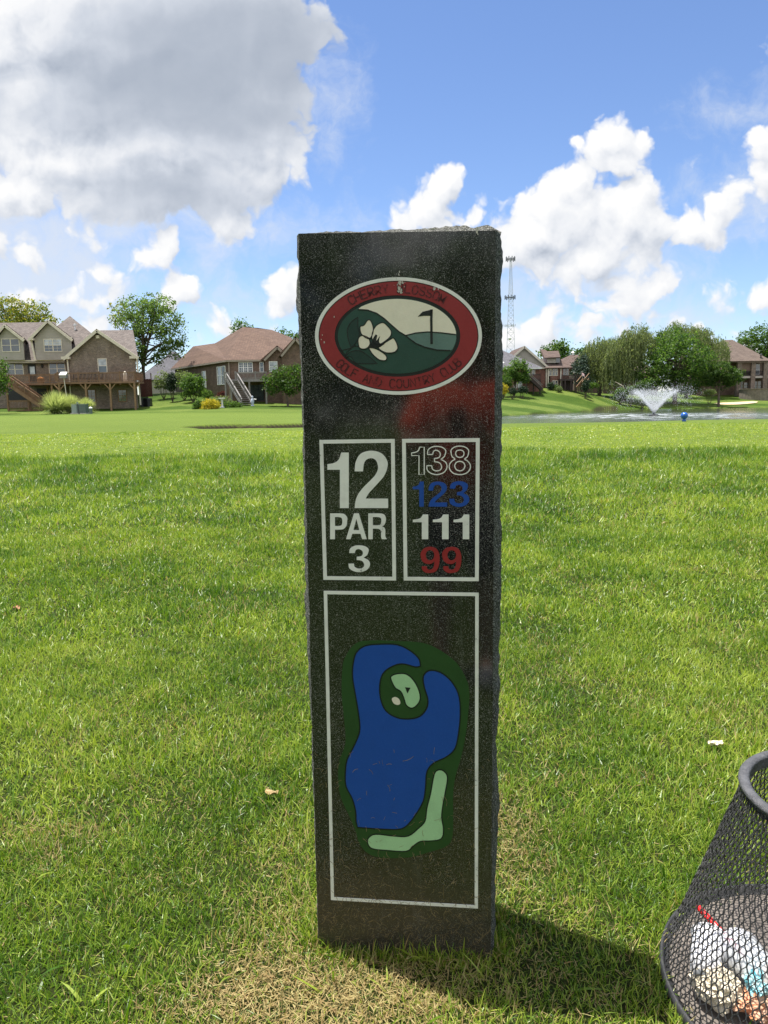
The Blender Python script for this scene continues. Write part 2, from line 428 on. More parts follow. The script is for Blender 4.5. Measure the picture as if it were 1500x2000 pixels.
def ground_np(x, y):
    x = np.asarray(x, float); y = np.asarray(y, float); sh = x.shape; x = x.ravel(); y = y.ravel()
    near = (0.60 + 0.06*smooth(x, 2.0, 14.0))*smooth(y, 2.0, 22.0)
    near += 0.02*np.sin(x*0.9+1.0)*smooth(y, 3, 8)*np.sin(y*0.7)*smooth(30-y, 0, 8)
    far = np.full_like(x, CW[-1])
    for (cx_, cy_, cz_), cw in zip(CT, CW): far += cw*np.sqrt((x-cx_)**2 + (y-cy_)**2 + 36.0)
    far = np.clip(far, -0.45, 3.6)
    f = smooth(y, 22.5, 31.0)
    z = near*(1-f) + far*f
    r = np.hypot(x, y)
    k = smooth(r, 230, 600); z = z*(1-k) + 2.0*k
    wob = 0.45*np.sin(x*0.8+0.3*y) * smooth(y, 30, 60) + 0.18*np.sin(x*2.3-y) 
    sd = poly_sd(x, y, POND) + wob*0.5
    dep = smooth(sd, -0.12, 0.55)
    z = z*(1-dep) + (WATER_Z-0.5)*dep
    return z.reshape(sh)

def gz(x, y): return float(ground_np(np.array([x]), np.array([y]))[0])

def build_ground():
    ang = np.concatenate([np.linspace(-PI, -0.62, 60, endpoint=False), np.linspace(-0.62, 0.62, 460, endpoint=False), np.linspace(0.62, PI, 60, endpoint=False)])
    rad = np.concatenate([[0.05, 0.4, 0.8], np.geomspace(1.2, 18, 70, endpoint=False), np.geomspace(18, 40, 150, endpoint=False), np.geomspace(40, 160, 190, endpoint=False), np.geomspace(160, 6000, 40)])
    A, Rr = np.meshgrid(ang, rad)
    X = Rr*np.sin(A); Y = Rr*np.cos(A)
    Z = ground_np(X, Y)
    na, nr = len(ang), len(rad)
    V = np.stack([X, Y, Z], -1).reshape(-1, 3)
    i, j = np.meshgrid(np.arange(nr-1), np.arange(na), indexing='ij'); j2 = (j+1) % na
    Q = np.stack([i*na+j, i*na+j2, (i+1)*na+j2, (i+1)*na+j], -1).reshape(-1, 4)[:, ::-1]
    me = fast_mesh('ground', V, Q)
    me.polygons.foreach_set('use_smooth', np.ones(len(me.polygons), bool))
    m, w = mat_new('lawn')
    P = w.node('ShaderNodeNewGeometry').outputs['Position']
    x, y, z = w.sep(P)
    n1 = w.noise(P, 0.35, 4, 0.6); n2 = w.noise(P, 2.2, 4, 0.6)
    Ps = w.v('MULTIPLY', P, (1.0, 0.33, 1.0))
    n3 = w.noise(P, 26.0, 5, 0.7); n4 = w.noise(Ps, 7.0, 5, 0.7)
    g = w.mix(w.ss(n1, 0.35, 0.65), (0.062, 0.112, 0.014), (0.098, 0.148, 0.023))
    g = w.mix(w.m('MULTIPLY', w.ss(n2, 0.55, 0.75), 0.5), g, (0.15, 0.165, 0.042))
    # mowing bands on the far slopes and faint ones on the near cut
    band = w.m('SINE', w.m('MULTIPLY', w.m('ADD', y, w.m('ADD', w.m('MULTIPLY', x, 0.25), w.m('MULTIPLY', n1, 5.0))), 0.52))
    farm = w.ss(y, 60.0, 85.0)
    g = w.mix(w.m('ADD', w.m('MULTIPLY', farm, 0.9), w.m('MULTIPLY', w.ss(y, 22.0, 34.0), 0.1)), g, w.mix(w.ss(band, -0.4, 0.4), w.mix(1.0, g, (0.70, 0.80, 0.62), 'MULTIPLY'), w.mix(1.0, g, (1.55, 1.34, 1.75), 'MULTIPLY')))
    short = w.ss(w.m('ADD', y, w.m('MULTIPLY', n2, 1.6)), 13.6, 14.9)
    g = w.mix(w.m('MULTIPLY', short, w.m('SUBTRACT', 0.55, w.m('MULTIPLY', farm, 0.5))), g, (0.225, 0.295, 0.050))
    # blade-scale speckle
    g = w.mix(w.ss(n3, 0.42, 0.62), w.mix(1.0, g, (0.55, 0.6, 0.55), 'MULTIPLY'), g)
    g = w.mix(w.m('MULTIPLY', w.ss(n4, 0.5, 0.75), 0.35), g, w.mix(1.0, g, (1.5, 1.35, 1.2), 'MULTIPLY'))
    # soil under the near blades, bare bank next to the water
    thin = w.m('MULTIPLY', w.m('MULTIPLY', w.ss(y, 16.0, 9.0), w.ss(y, 0.6, 0.9)), w.ss(w.m('SUBTRACT', w.m('ABSOLUTE', x), w.m('MULTIPLY_ADD', y, 0.72, 0.8)), 0.1, -0.4))
    g = w.mix(w.m('MULTIPLY', thin, 0.85), g, (0.030, 0.036, 0.011))
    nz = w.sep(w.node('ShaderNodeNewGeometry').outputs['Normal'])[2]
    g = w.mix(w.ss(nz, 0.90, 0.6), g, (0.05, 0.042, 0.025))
    bs = w.node('ShaderNodeBsdfPrincipled', {'Base Color': g, 'Roughness': 0.85, 'Specular IOR Level': 0.1})
    bn = w.node('ShaderNodeBump', {'Strength': 0.9, 'Distance': 0.05, 'Height': w.m('ADD', n3, w.m('MULTIPLY', n4, 0.7))})
    w.l.new(bn.outputs[0], bs.inputs['Normal'])
    w.node('ShaderNodeOutputMaterial', {'Surface': bs.outputs[0]})
    o = link_mesh('ground', me, m)
    tag(o, 'wide mown golf course lawn rolling back to the houses', 'lawn', kind='structure')
build_ground()

def build_water():
    m, w = mat_new('pond_water')
    P = w.node('ShaderNodeNewGeometry').outputs['Position']
    x, y, z = w.sep(P)
    d = w.vlen(w.v('SUBTRACT', P, (29.0, 82.0, WATER_Z)))          # ripples spread from the fountain
    rip = w.noise(w.v('MULTIPLY', P, (1.0, 2.2, 1.0)), 1.6, 5, 0.65)
    amp = w.lin(d, 4.0, 45.0, 1.0, 0.22)
    bn = w.node('ShaderNodeBump', {'Strength': w.m('MULTIPLY', amp, 0.75), 'Distance': 0.12, 'Height': rip})
    foam = w.m('MULTIPLY', w.ss(w.noise(P, 0.9, 5, 0.7), 0.46, 0.62), w.ss(d, 22.0, 3.0))
    c = w.mix(w.m('MULTIPLY', foam, 0.8), (0.05, 0.06, 0.035), (0.62, 0.66, 0.68))
    bs = w.node('ShaderNodeBsdfPrincipled', {'Base Color': c, 'Roughness': w.m('MULTIPLY_ADD', foam, 0.5, 0.06), 'IOR': 1.33, 'Normal': bn.outputs[0]})
    w.node('ShaderNodeOutputMaterial', {'Surface': bs.outputs[0]})
    n = len(POND); me = bpy.data.meshes.new('pond_water')
    bm = bmesh.new()
    cx_ = sum(p[0] for p in POND)/n; cy_ = sum(p[1] for p in POND)/n
    vs = []
    for i in range(n):
        a = Vector(POND[i]); pr = Vector(POND[i-1]); nx = Vector(POND[(i+1) % n])
        t = (nx-pr).normalized(); nn = Vector((t.y, -t.x))
        vs.append(bm.verts.new((a.x+nn.x*0.7, a.y+nn.y*0.7, WATER_Z)))
    f = bm.faces.new(vs); bmesh.ops.triangulate(bm, faces=[f]); bm.normal_update()
    for f in bm.faces:
        if f.normal.z < 0: f.normal_flip()
    bm.to_mesh(me); bm.free()
    o = link_mesh('pond_water', me, m); tag(o, 'grey green pond between the tee lawn and the houses', 'water', kind='structure')
build_water()

def build_bunker():
    P0 = [(1394,793),(1400,791),(1412,788.5),(1430,787),(1450,785.5),(1470,784.5),(1481,786),(1478,789),(1462,792),(1440,794.5),(1415,795)]
    pts = []
    for px, py in P0:
        Y = 134 + (795.5-py)*0.6; x = xx(px, Y); pts.append((x, Y))
    me = bpy.data.meshes.new('sand_bunker'); bm = bmesh.new()
    # a shallow dished sheet
    cx_ = sum(p[0] for p in pts)/len(pts); cy_ = sum(p[1] for p in pts)/len(pts)
    N = 40; ring = []
    for k in range(N):
        t = k/N*len(pts); i = int(t); f = t-i
        a = pts[i]; b = pts[(i+1) % len(pts)]
        ring.append((a[0]*(1-f)+b[0]*f, a[1]*(1-f)+b[1]*f))
    rows = []
    for s_ in (1.0, 0.8, 0.5, 0.2):
        rows.append([bm.verts.new((cx_+(x-cx_)*s_, cy_+(y-cy_)*s_, gz(cx_+(x-cx_)*s_, cy_+(y-cy_)*s_)+(0.10 if s_ == 1.0 else 0.07))) for x, y in ring])
    for r0, r1 in zip(rows, rows[1:]):
        for k in range(N): bm.faces.new((r0[k], r0[(k+1) % N], r1[(k+1) % N], r1[k]))
    bm.faces.new(rows[-1]); bm.to_mesh(me); bm.free()
    o = link_mesh('sand_bunker', me, plain('bunker_sand', (0.55, 0.42, 0.27), 0.95, 0.12, 1.5, bump=0.4))
    tag(o, 'pale tan sand bunker on the far bank below the balcony house', 'bunker', kind='structure')
build_bunker()

# ------------------------------------------------------------------ the marker's own frame (front face)
FB = Vector((-0.18503, 1.71921, 0.0))
FR = Vector((0.99375072, -0.11160821, 0.00176367)); FN = Vector((-0.11162215, -0.9936263, 0.01572503))
FU = Vector((0.0, 0.0158236, 0.9998748))
MW, MH, MD = 0.4421, 1.778, 0.205
def face(u, v, w=0.0): return FB + FR*u + FU*v + FN*w          # w > 0 stands proud of the face
def uv_of(px, py):
    r = ray(px, py); p = CAM + r*((FB-CAM).dot(FN)/r.dot(FN)); d = p-FB
    return d.dot(FR), d.dot(FU)
CAN_C, CAN_RB, CAN_RT, CAN_H = Vector((1.035, 1.53, 0.0)), 0.378, 0.213, 0.512

# ------------------------------------------------------------------ grass
def grass_material():
    m, w = mat_new('grass_blades')
    P = w.node('ShaderNodeNewGeometry').outputs['Position']
    t = w.node('ShaderNodeAttribute', attribute_name='tint').outputs['Fac']
    n1 = w.noise(P, 0.9, 3, 0.6); n2 = w.noise(P, 4.5, 3, 0.6)
    f = w.m('ADD', w.m('MULTIPLY', t, 0.85), w.m('ADD', w.m('MULTIPLY', w.m('SUBTRACT', n1, 0.46), 1.7), w.m('MULTIPLY', w.m('SUBTRACT', n2, 0.5), 0.8)))
    cr = w.node('ShaderNodeValToRGB', {'Fac': f}); e = cr.color_ramp.elements
    e[0].position = 0.0; e[0].color = (0.042, 0.110, 0.007, 1)
    e[1].position = 0.95; e[1].color = (0.38, 0.45, 0.066, 1)
    q = cr.color_ramp.elements.new(0.42); q.color = (0.136, 0.242, 0.016, 1)
    dry = w.node('ShaderNodeValToRGB', {'Fac': w.m('SUBTRACT', t, 1.0)}); e = dry.color_ramp.elements
    e[0].color = (0.33, 0.22, 0.095, 1); e[1].color = (0.50, 0.43, 0.19, 1)
    c = w.mix(w.m('GREATER_THAN', t, 1.0), cr.outputs[0], dry.outputs[0])
    bs = w.node('ShaderNodeBsdfPrincipled', {'Base Color': c, 'Roughness': w.m('MULTIPLY_ADD', w.m('GREATER_THAN', t, 1.0), 0.35, 0.38), 'Specular IOR Level': 0.42})
    tr = w.node('ShaderNodeBsdfTranslucent', {'Color': w.mix(1.0, c, (1.25, 1.35, 0.6), 'MULTIPLY')})
    mx = w.node('ShaderNodeMixShader', {0: 0.36, 1: bs.outputs[0], 2: tr.outputs[0]})
    w.node('ShaderNodeOutputMaterial', {'Surface': mx.outputs[0]})
    return m

def vnoise(x, y, s, seed):
    """cheap smooth value noise (numpy)."""
    x = x*s + seed*13.7; y = y*s + seed*7.1
    xi = np.floor(x).astype(int); yi = np.floor(y).astype(int); fx = x-xi; fy = y-yi
    fx = fx*fx*(3-2*fx); fy = fy*fy*(3-2*fy)
    h = lambda a, b: np.modf(np.abs(np.sin(a*127.1 + b*311.7 + seed*74.7)*43758.5453))[0]
    return (h(xi,yi)*(1-fx)+h(xi+1,yi)*fx)*(1-fy) + (h(xi,yi+1)*(1-fx)+h(xi+1,yi+1)*fx)*fy

def dryness(x, y):
    """where the turf is worn: around the marker's foot and in loose patches."""
    n = vnoise(x, y, 2.3, 1)*0.6 + vnoise(x, y, 7.0, 2)*0.4
    u = (x-0.035); v = (y-1.74)
    foot = np.exp(-((u/0.42)**2 + ((v+0.12)/0.30)**2))
    front = np.exp(-(((x+0.09)/0.36)**2 + ((y-1.55)/0.115)**2))
    left = np.exp(-(((x+0.33)/0.13)**2 + ((y-1.98)/0.32)**2))
    right = np.exp(-(((x-0.36)/0.16)**2 + ((y-2.25)/0.35)**2))
    return np.clip((n-0.50)*1.1, 0, 1)*0.60 + foot*0.10 + front*1.05*(0.1+1.4*n) + left*0.08 + right*0.45

def make_blades(x, y, L, W, dry, seg, lean=0.55, flat=None, bias=0.0):
    n = len(x); z = ground_np(x, y)
    a = rng.uniform(0, 2*PI, n); th = np.abs(rng.normal(0.55, 0.42, n)).clip(0.05, 1.45)*lean/0.55
    if flat is not None: th = np.where(flat, rng.uniform(1.2, 1.5, n), th)
    d = np.stack([np.cos(a), np.sin(a)], -1)
    sideang = a + PI/2 + rng.normal(0, 0.5, n); s = np.stack([np.cos(sideang), np.sin(sideang), rng.normal(0, 0.25, n)], -1)
    base = np.stack([x, y, z-0.004], -1)
    rows = []; ts = np.linspace(0, 1, seg+1)
    cur = base.copy(); prev = 0
    curve = rng.uniform(0.1, 0.9, n)
    for t in ts:
        if t > 0:
            an = np.clip(th + curve*(t-0.3), 0, 1.62); st = (t-prev)*L
            cur = cur + np.stack([d[:,0]*np.sin(an)*st, d[:,1]*np.sin(an)*st, np.cos(an)*st], -1)
        prev = t
        rows.append((cur.copy(), W*(1.0 - 0.55*t if t < 1 else 0)))
    vs = []
    for i, (c, ww) in enumerate(rows):
        if i < seg: vs += [c - s*ww[:,None]/2, c + s*ww[:,None]/2]
        else: vs += [c]
    k = len(vs); V = np.stack(vs, 1).reshape(-1, 3)
    b = np.arange(n)[:,None]*k
    Q = np.concatenate([b + np.array([[2*i, 2*i+1, 2*i+3, 2*i+2]]) for i in range(seg-1)], 0) if seg > 1 else np.zeros((0,4), int)
    T = b + np.array([[2*(seg-1), 2*(seg-1)+1, 2*seg]])
    t = np.clip(rng.uniform(0, 1, n) + bias, 0, 0.99)
    isd = rng.uniform(0, 1, n) < dry
    t = np.where(isd, 1.01 + rng.uniform(0, 0.98, n), t)
    return V, Q, T, np.tile(t, seg-1) if seg > 1 else np.zeros(0), t

def build_grass():
    parts = []
    def scatter(y0, y1, dens, margin=0.8):
        """uniform over the wedge of lawn between two distances, wider than the frame."""
        area_w = lambda yy: 2*(0.72*yy+margin)
        n = int(dens*(y1-y0)*area_w(y1))
        y = y0 + (y1-y0)*np.sqrt(rng.uniform((y0/y1)**2, 1, n)) if False else rng.uniform(y0, y1, n)
        keep = rng.uniform(0, 1, n) < area_w(y)/area_w(y1); y = y[keep]
        x = rng.uniform(-1, 1, len(y))*area_w(y)/2
        q = np.stack([x-FB.x, y-FB.y], -1); u = q[:,0]*FR.x+q[:,1]*FR.y; v = -(q[:,0]*FN.x+q[:,1]*FN.y)
        ok = ~((u > -0.004) & (u < MW+0.004) & (v > -0.003) & (v < MD+0.01))
        ok &= np.hypot(x-CAN_C.x, y-CAN_C.y) > CAN_RB+0.005
        return x[ok], y[ok]
    for (y0, y1, dens, seg, wid, len_, dr) in [(0.8, 2.3, 32000, 3, 0.0030, 0.036, 1), (2.3, 4.2, 20000, 2, 0.0040, 0.042, 0.75), (4.2, 7.5, 8800, 2, 0.0066, 0.051, 0.5), (7.5, 14.6, 3000, 1, 0.0128, 0.074, 0.3), (14.0, 21.5, 800, 1, 0.026, 0.028, 0.2)]:
        x, y = scatter(y0, y1, dens)
        clump = vnoise(x, y, 3.1, 5)*0.6 + vnoise(x, y, 9.0, 6)*0.4
        d = dryness(x, y)*dr + 0.02
        L = len_*(0.55 + 0.9*clump)*rng.uniform(0.55, 1.45, len(x))*(1-0.4*np.clip(d, 0, 1))
        edge = smooth(y, 10.5, 13.2)*(y < 14.6); L = L*(1+0.5*edge)
        if y0 == 7.5:
            k = y < 13.9 + 0.7*vnoise(x, y*0, 0.7, 9); x, y, d, L = x[k], y[k], d[k], L[k]
        flat = rng.uniform(0, 1, len(x)) < 0.26 + 0.35*np.clip(d, 0, 1)
        parts.append(make_blades(x, y, L, wid*rng.uniform(0.6, 1.3, len(x)), d, seg, flat=flat, bias=np.where(y > 14.4, 0.45, -0.13*smooth(y, 9.5, 12.5))))
    # longer uncut fringe where the mower cannot reach: along the marker's foot and the basket
    n = 2600; s = rng.uniform(0, 1, n); side = rng.integers(0, 4, n); o = np.abs(rng.normal(0, 0.022, n))+0.004
    u = np.where(side == 0, s*MW, np.where(side == 1, -o, np.where(side == 2, MW+o, s*MW)))
    v = np.where(side == 0, -o, np.where(side == 3, MD+o, s*MD))
    x = FB.x + FR.x*u - FN.x*v; y = FB.y + FR.y*u - FN.y*v
    L = rng.uniform(0.025, 0.075, n)*(0.45+0.8*vnoise(x, y, 14, 3))
    parts.append(make_blades(x, y, L, rng.uniform(0.002, 0.0045, n), np.full(n, 0.22), 3, flat=rng.uniform(0,1,n) < 0.25))
    n = 900; a = rng.uniform(0, 2*PI, n); r = CAN_RB+0.01+np.abs(rng.normal(0, 0.02, n)); x = CAN_C.x+r*np.cos(a); y = CAN_C.y+r*np.sin(a)
    parts.append(make_blades(x, y, rng.uniform(0.03, 0.07, n), rng.uniform(0.002, 0.004, n), np.full(n, 0.15), 3))
    # coarse broad blades and weed leaves here and there
    n = 700; y = rng.uniform(1.15, 5.2, n); x = rng.uniform(-1, 1, n)*(0.6*y+0.2)
    parts.append(make_blades(x, y, rng.uniform(0.04, 0.10, n), rng.uniform(0.005, 0.010, n), np.full(n, 0.0), 3, lean=0.8))
    # matted thatch where the turf is worn through
    n = 170000; y = 0.95+2.3*rng.uniform(0, 1, n)**1.2; x = rng.uniform(-1, 1, n)*(0.6*y+0.2); dd = dryness(x, y)
    k = (rng.uniform(0, 1, n) < np.clip(dd-0.12, 0, 1)*1.3)
    q_ = np.stack([x-FB.x, y-FB.y], -1); u_ = q_[:,0]*FR.x+q_[:,1]*FR.y; v_ = -(q_[:,0]*FN.x+q_[:,1]*FN.y)
    k &= ~((u_ > -.004) & (u_ < MW+.004) & (v_ > -.003) & (v_ < MD+.01)); x, y = x[k], y[k]; n = len(x)
    q = make_blades(x, y, rng.uniform(0.010, 0.034, n), rng.uniform(0.0012, 0.0030, n), np.full(n, 0.9), 2, flat=rng.uniform(0, 1, n) < 0.75)
    q[0][:,2] += np.repeat(rng.uniform(0.0, 0.018, n), 5)
    parts.append(q)
    # cut stalks lying loose on top
    n = 3000; y = 0.9+3.6*rng.uniform(0, 1, n)**1.3; x = rng.uniform(-1, 1, n)*(0.6*y+0.2)
    k = rng.uniform(0, 1, n) < 0.25+dryness(x, y); x, y = x[k], y[k]; n = len(x)
    q = make_blades(x, y, rng.uniform(0.012, 0.04, n), rng.uniform(0.0014, 0.0026, n), np.full(n, 0.85), 2, flat=np.ones(n, bool))
    q[0][:,2] += 0.022
    parts.append(q)
    V = np.concatenate([p[0] for p in parts]); off = np.cumsum([0]+[len(p[0]) for p in parts])
    Q = np.concatenate([p[1]+o for p, o in zip(parts, off)]); T = np.concatenate([p[2]+o for p, o in zip(parts, off)])
    ti = np.concatenate([p[3] for p in parts] + [p[4] for p in parts])
    me = fast_mesh('grass', V, Q, T, ti)
    o = link_mesh('grass', me, grass_material())
    tag(o, 'mown green turf with dry straw patches in front of the pond', 'grass', kind='stuff')
    print('grass verts', len(V))
build_grass()

# ------------------------------------------------------------------ the granite tee marker
def granite_polished():
    m, w = mat_new('polished_granite')
    P = w.node('ShaderNodeTexCoord').outputs['Object']
    z = w.sep(P)[2]
    g1 = w.noise(P, 420.0, 2, 0.8); g2 = w.noise(P, 900.0, 1, 0.5); big = w.noise(P, 5.0, 5, 0.65); mid = w.noise(P, 30.0, 4, 0.6)
    spk = w.m('ADD', w.m('MULTIPLY', g1, 0.6), w.m('MULTIPLY', g2, 0.4))
    dens = w.m('MULTIPLY', w.m('SUBTRACT', w.m('ADD', w.m('MULTIPLY', big, 0.7), w.m('MULTIPLY', mid, 0.3)), 0.5), 0.16)
    fl = w.ss(w.m('ADD', spk, dens), 0.534, 0.68)
    c = w.mix(fl, (0.0085, 0.0085, 0.0085), (0.36, 0.355, 0.34))
    # dust and dried mud splashed up from the turf, a film with ragged upper edge
    dirt = w.m('MULTIPLY', w.ss(w.m('ADD', z, w.m('MULTIPLY', w.m('SUBTRACT', big, 0.5), 0.5)), 0.75, -0.05), 0.5)
    c = w.mix(w.m('MULTIPLY', dirt, w.lin(mid, 0.3, 0.7, 0.55, 1.0)), c, (0.062, 0.050, 0.031))
    stk = w.noise(w.v('MULTIPLY', P, (9.0, 9.0, 1.1)), 6.0, 4, 0.6)
    c = w.mix(w.m('MULTIPLY', w.ss(stk, 0.55, 0.8), 0.22), c, (0.14, 0.14, 0.135))
    rg = w.m('ADD', 0.08, w.m('ADD', w.m('MULTIPLY', dirt, 0.5), w.m('MULTIPLY', fl, 0.12)))
    bs = w.node('ShaderNodeBsdfPrincipled', {'Base Color': c, 'Roughness': rg, 'IOR': 1.62})
    w.node('ShaderNodeOutputMaterial', {'Surface': bs.outputs[0]})
    return m

def granite_rough():
    m, w = mat_new('split_granite')
    P = w.node('ShaderNodeTexCoord').outputs['Object']
    n = w.noise(P, 18.0, 6, 0.7); s = w.noise(P, 260.0, 3, 0.75); l = w.noise(P, 60.0, 4, 0.7)
    c = w.mix(w.ss(n, 0.35, 0.7), (0.026, 0.028, 0.022), (0.070, 0.070, 0.058))
    c = w.mix(w.ss(s, 0.5, 0.62), c, (0.36, 0.355, 0.32))
    c = w.mix(w.ss(l, 0.55, 0.7), c, (0.06, 0.07, 0.03))
    bs = w.node('ShaderNodeBsdfPrincipled', {'Base Color': c, 'Roughness': 0.85, 'Specular IOR Level': 0.2})
    bn = w.node('ShaderNodeBump', {'Strength': 1.0, 'Distance': 0.004, 'Height': w.m('ADD', s, w.m('MULTIPLY', l, 1.5))}); w.l.new(bn.outputs[0], bs.inputs['Normal'])
    w.node('ShaderNodeOutputMaterial', {'Surface': bs.outputs[0]})
    return m

def paint(name, col, chip=(0.02, 0.02, 0.02), amount=0.66, rough=0.45, grime=0.35):
    m, w = mat_new(name)
    P = w.node('ShaderNodeTexCoord').outputs['Object']
    a = w.noise(P, 22.0, 5, 0.65); b = w.noise(P, 140.0, 3, 0.7); d = w.noise(P, 320.0, 2, 0.7)
    c = w.mix(w.m('MULTIPLY', w.ss(a, 0.4, 0.75), grime), col, tuple(q*0.55 for q in col))
    c = w.mix(w.m('MULTIPLY', w.ss(d, 0.55, 0.75), 0.25), c, tuple(min(1, q*1.5+0.02) for q in col))
    c = w.mix(w.ss(w.m('ADD', w.m('MULTIPLY', a, 0.5), w.m('MULTIPLY', b, 0.5)), amount, amount+0.03), c, chip)
    bs = w.node('ShaderNodeBsdfPrincipled', {'Base Color': c, 'Roughness': rough, 'Specular IOR Level': 0.35})
    bn = w.node('ShaderNodeBump', {'Strength': 0.35, 'Distance': 0.001, 'Height': w.m('ADD', b, a)}); w.l.new(bn.outputs[0], bs.inputs['Normal'])
    w.node('ShaderNodeOutputMaterial', {'Surface': bs.outputs[0]})
    return m

PT = dict(white=paint('white_paint', (0.80, 0.80, 0.75), (0.10,0.10,0.09), 0.64), cream=paint('cream_paint', (0.80, 0.75, 0.60), (0.2,0.18,0.12), 0.69, grime=0.2), red=paint('red_paint', (0.27, 0.024, 0.026), (0.03,0.012,0.012), 0.66),
          green=paint('green_paint', (0.018, 0.066, 0.048), amount=0.72), pale=paint('pale_green_paint', (0.115, 0.20, 0.175), amount=0.72), dark=paint('groove_dark', (0.008, 0.014, 0.012), amount=0.9),
          blue=paint('blue_paint', (0.012, 0.072, 0.36), (0.01,0.02,0.08), 0.75, 0.35, grime=0.15), forest=paint('forest_paint', (0.022, 0.070, 0.019), amount=0.75), mint=paint('mint_paint', (0.37, 0.61, 0.34), (0.05,0.06,0.05), 0.665, grime=0.25),
          leaf=paint('leaf_paint', (0.011, 0.042, 0.032), amount=0.75), numred=paint('number_red_paint', (0.30, 0.022, 0.026), amount=0.68))

def spline(pts, n=6):
    """closed Catmull-Rom outline; a point with a third item is a hard corner."""
    P = [(p[0], p[1]) for p in pts]; K = [len(p) > 2 for p in pts]; N = len(P); out = []
    for i in range(N):
        p1, p2 = P[i], P[(i+1) % N]
        p0 = P[i-1] if not K[i] else (2*p1[0]-p2[0], 2*p1[1]-p2[1])
        p3 = P[(i+2) % N] if not K[(i+1) % N] else (2*p2[0]-p1[0], 2*p2[1]-p1[1])
        if K[i] and K[(i+1) % N]: out.append(p1); continue
        for k in range(n):
            t = k/n
            out.append(tuple(0.5*((2*p1[d]) + (-p0[d]+p2[d])*t + (2*p0[d]-5*p1[d]+4*p2[d]-p3[d])*t*t + (-p0[d]+3*p1[d]-3*p2[d]+p3[d])*t**3) for d in (0, 1)))
    return out

from mathutils.geometry import tessellate_polygon
def inlay(name, shapes, w1, mat, parent, w0=-0.001, label=None):
    """shapes: list of [outline, hole, ...] in (u,v) on the stone's face; each becomes a thin raised slab."""
    mb = MB()
    for loops in shapes:
        flat = [p for l in loops for p in l]
        tr = tessellate_polygon([[Vector((p[0], p[1], 0)) for p in l] for l in loops])
        n = len(flat)
        def area(t): 
            a, b, c = (flat[i] for i in t); return (b[0]-a[0])*(c[1]-a[1])-(b[1]-a[1])*(c[0]-a[0])
        top = [t if area(t) > 0 else t[::-1] for t in tr]
        fs = [tuple(t) for t in top]; b = 0
        for l in loops:
            k = len(l)
            for i in range(k):
                j = (i+1) % k; fs.append((b+i, b+j, n+b+j, n+b+i))
            b += k
        mb.add([face(u, v, w1) for u, v in flat] + [face(u, v, w0) for u, v in flat], fs)
    return mb.build(name, mat, parent, label)

def ribbon(pts, w, close=False):
    """a flat band of width w along (u,v) points, as an outline (list of loops)."""
    P = [Vector(p) for p in pts]; N = len(P); L, R = [], []
    for i in range(N):
        a = P[i-1] if (i > 0 or close) else P[0]; b = P[(i+1) % N] if (i < N-1 or close) else P[-1]
        d = b-a
        if d.length < 1e-9: d = Vector((1, 0))
        d.normalize(); nrm = Vector((-d.y, d.x))*w/2
        L.append(tuple(P[i]+nrm)); R.append(tuple(P[i]-nrm))
    return [L, R] if close else [L + R[::-1]]

def Z5(x, y): return uv_of(560 + x/3.4091, 420 + y/3.4091)
def Z6(x, y): return uv_of(580 + x/3.5714, 820 + y/3.5714)
def Z7(x, y): return uv_of(580 + x/2.8571, 1200 + y/2.8571)
def conv(pts, f): return [f(p[0], p[1]) for p in pts]

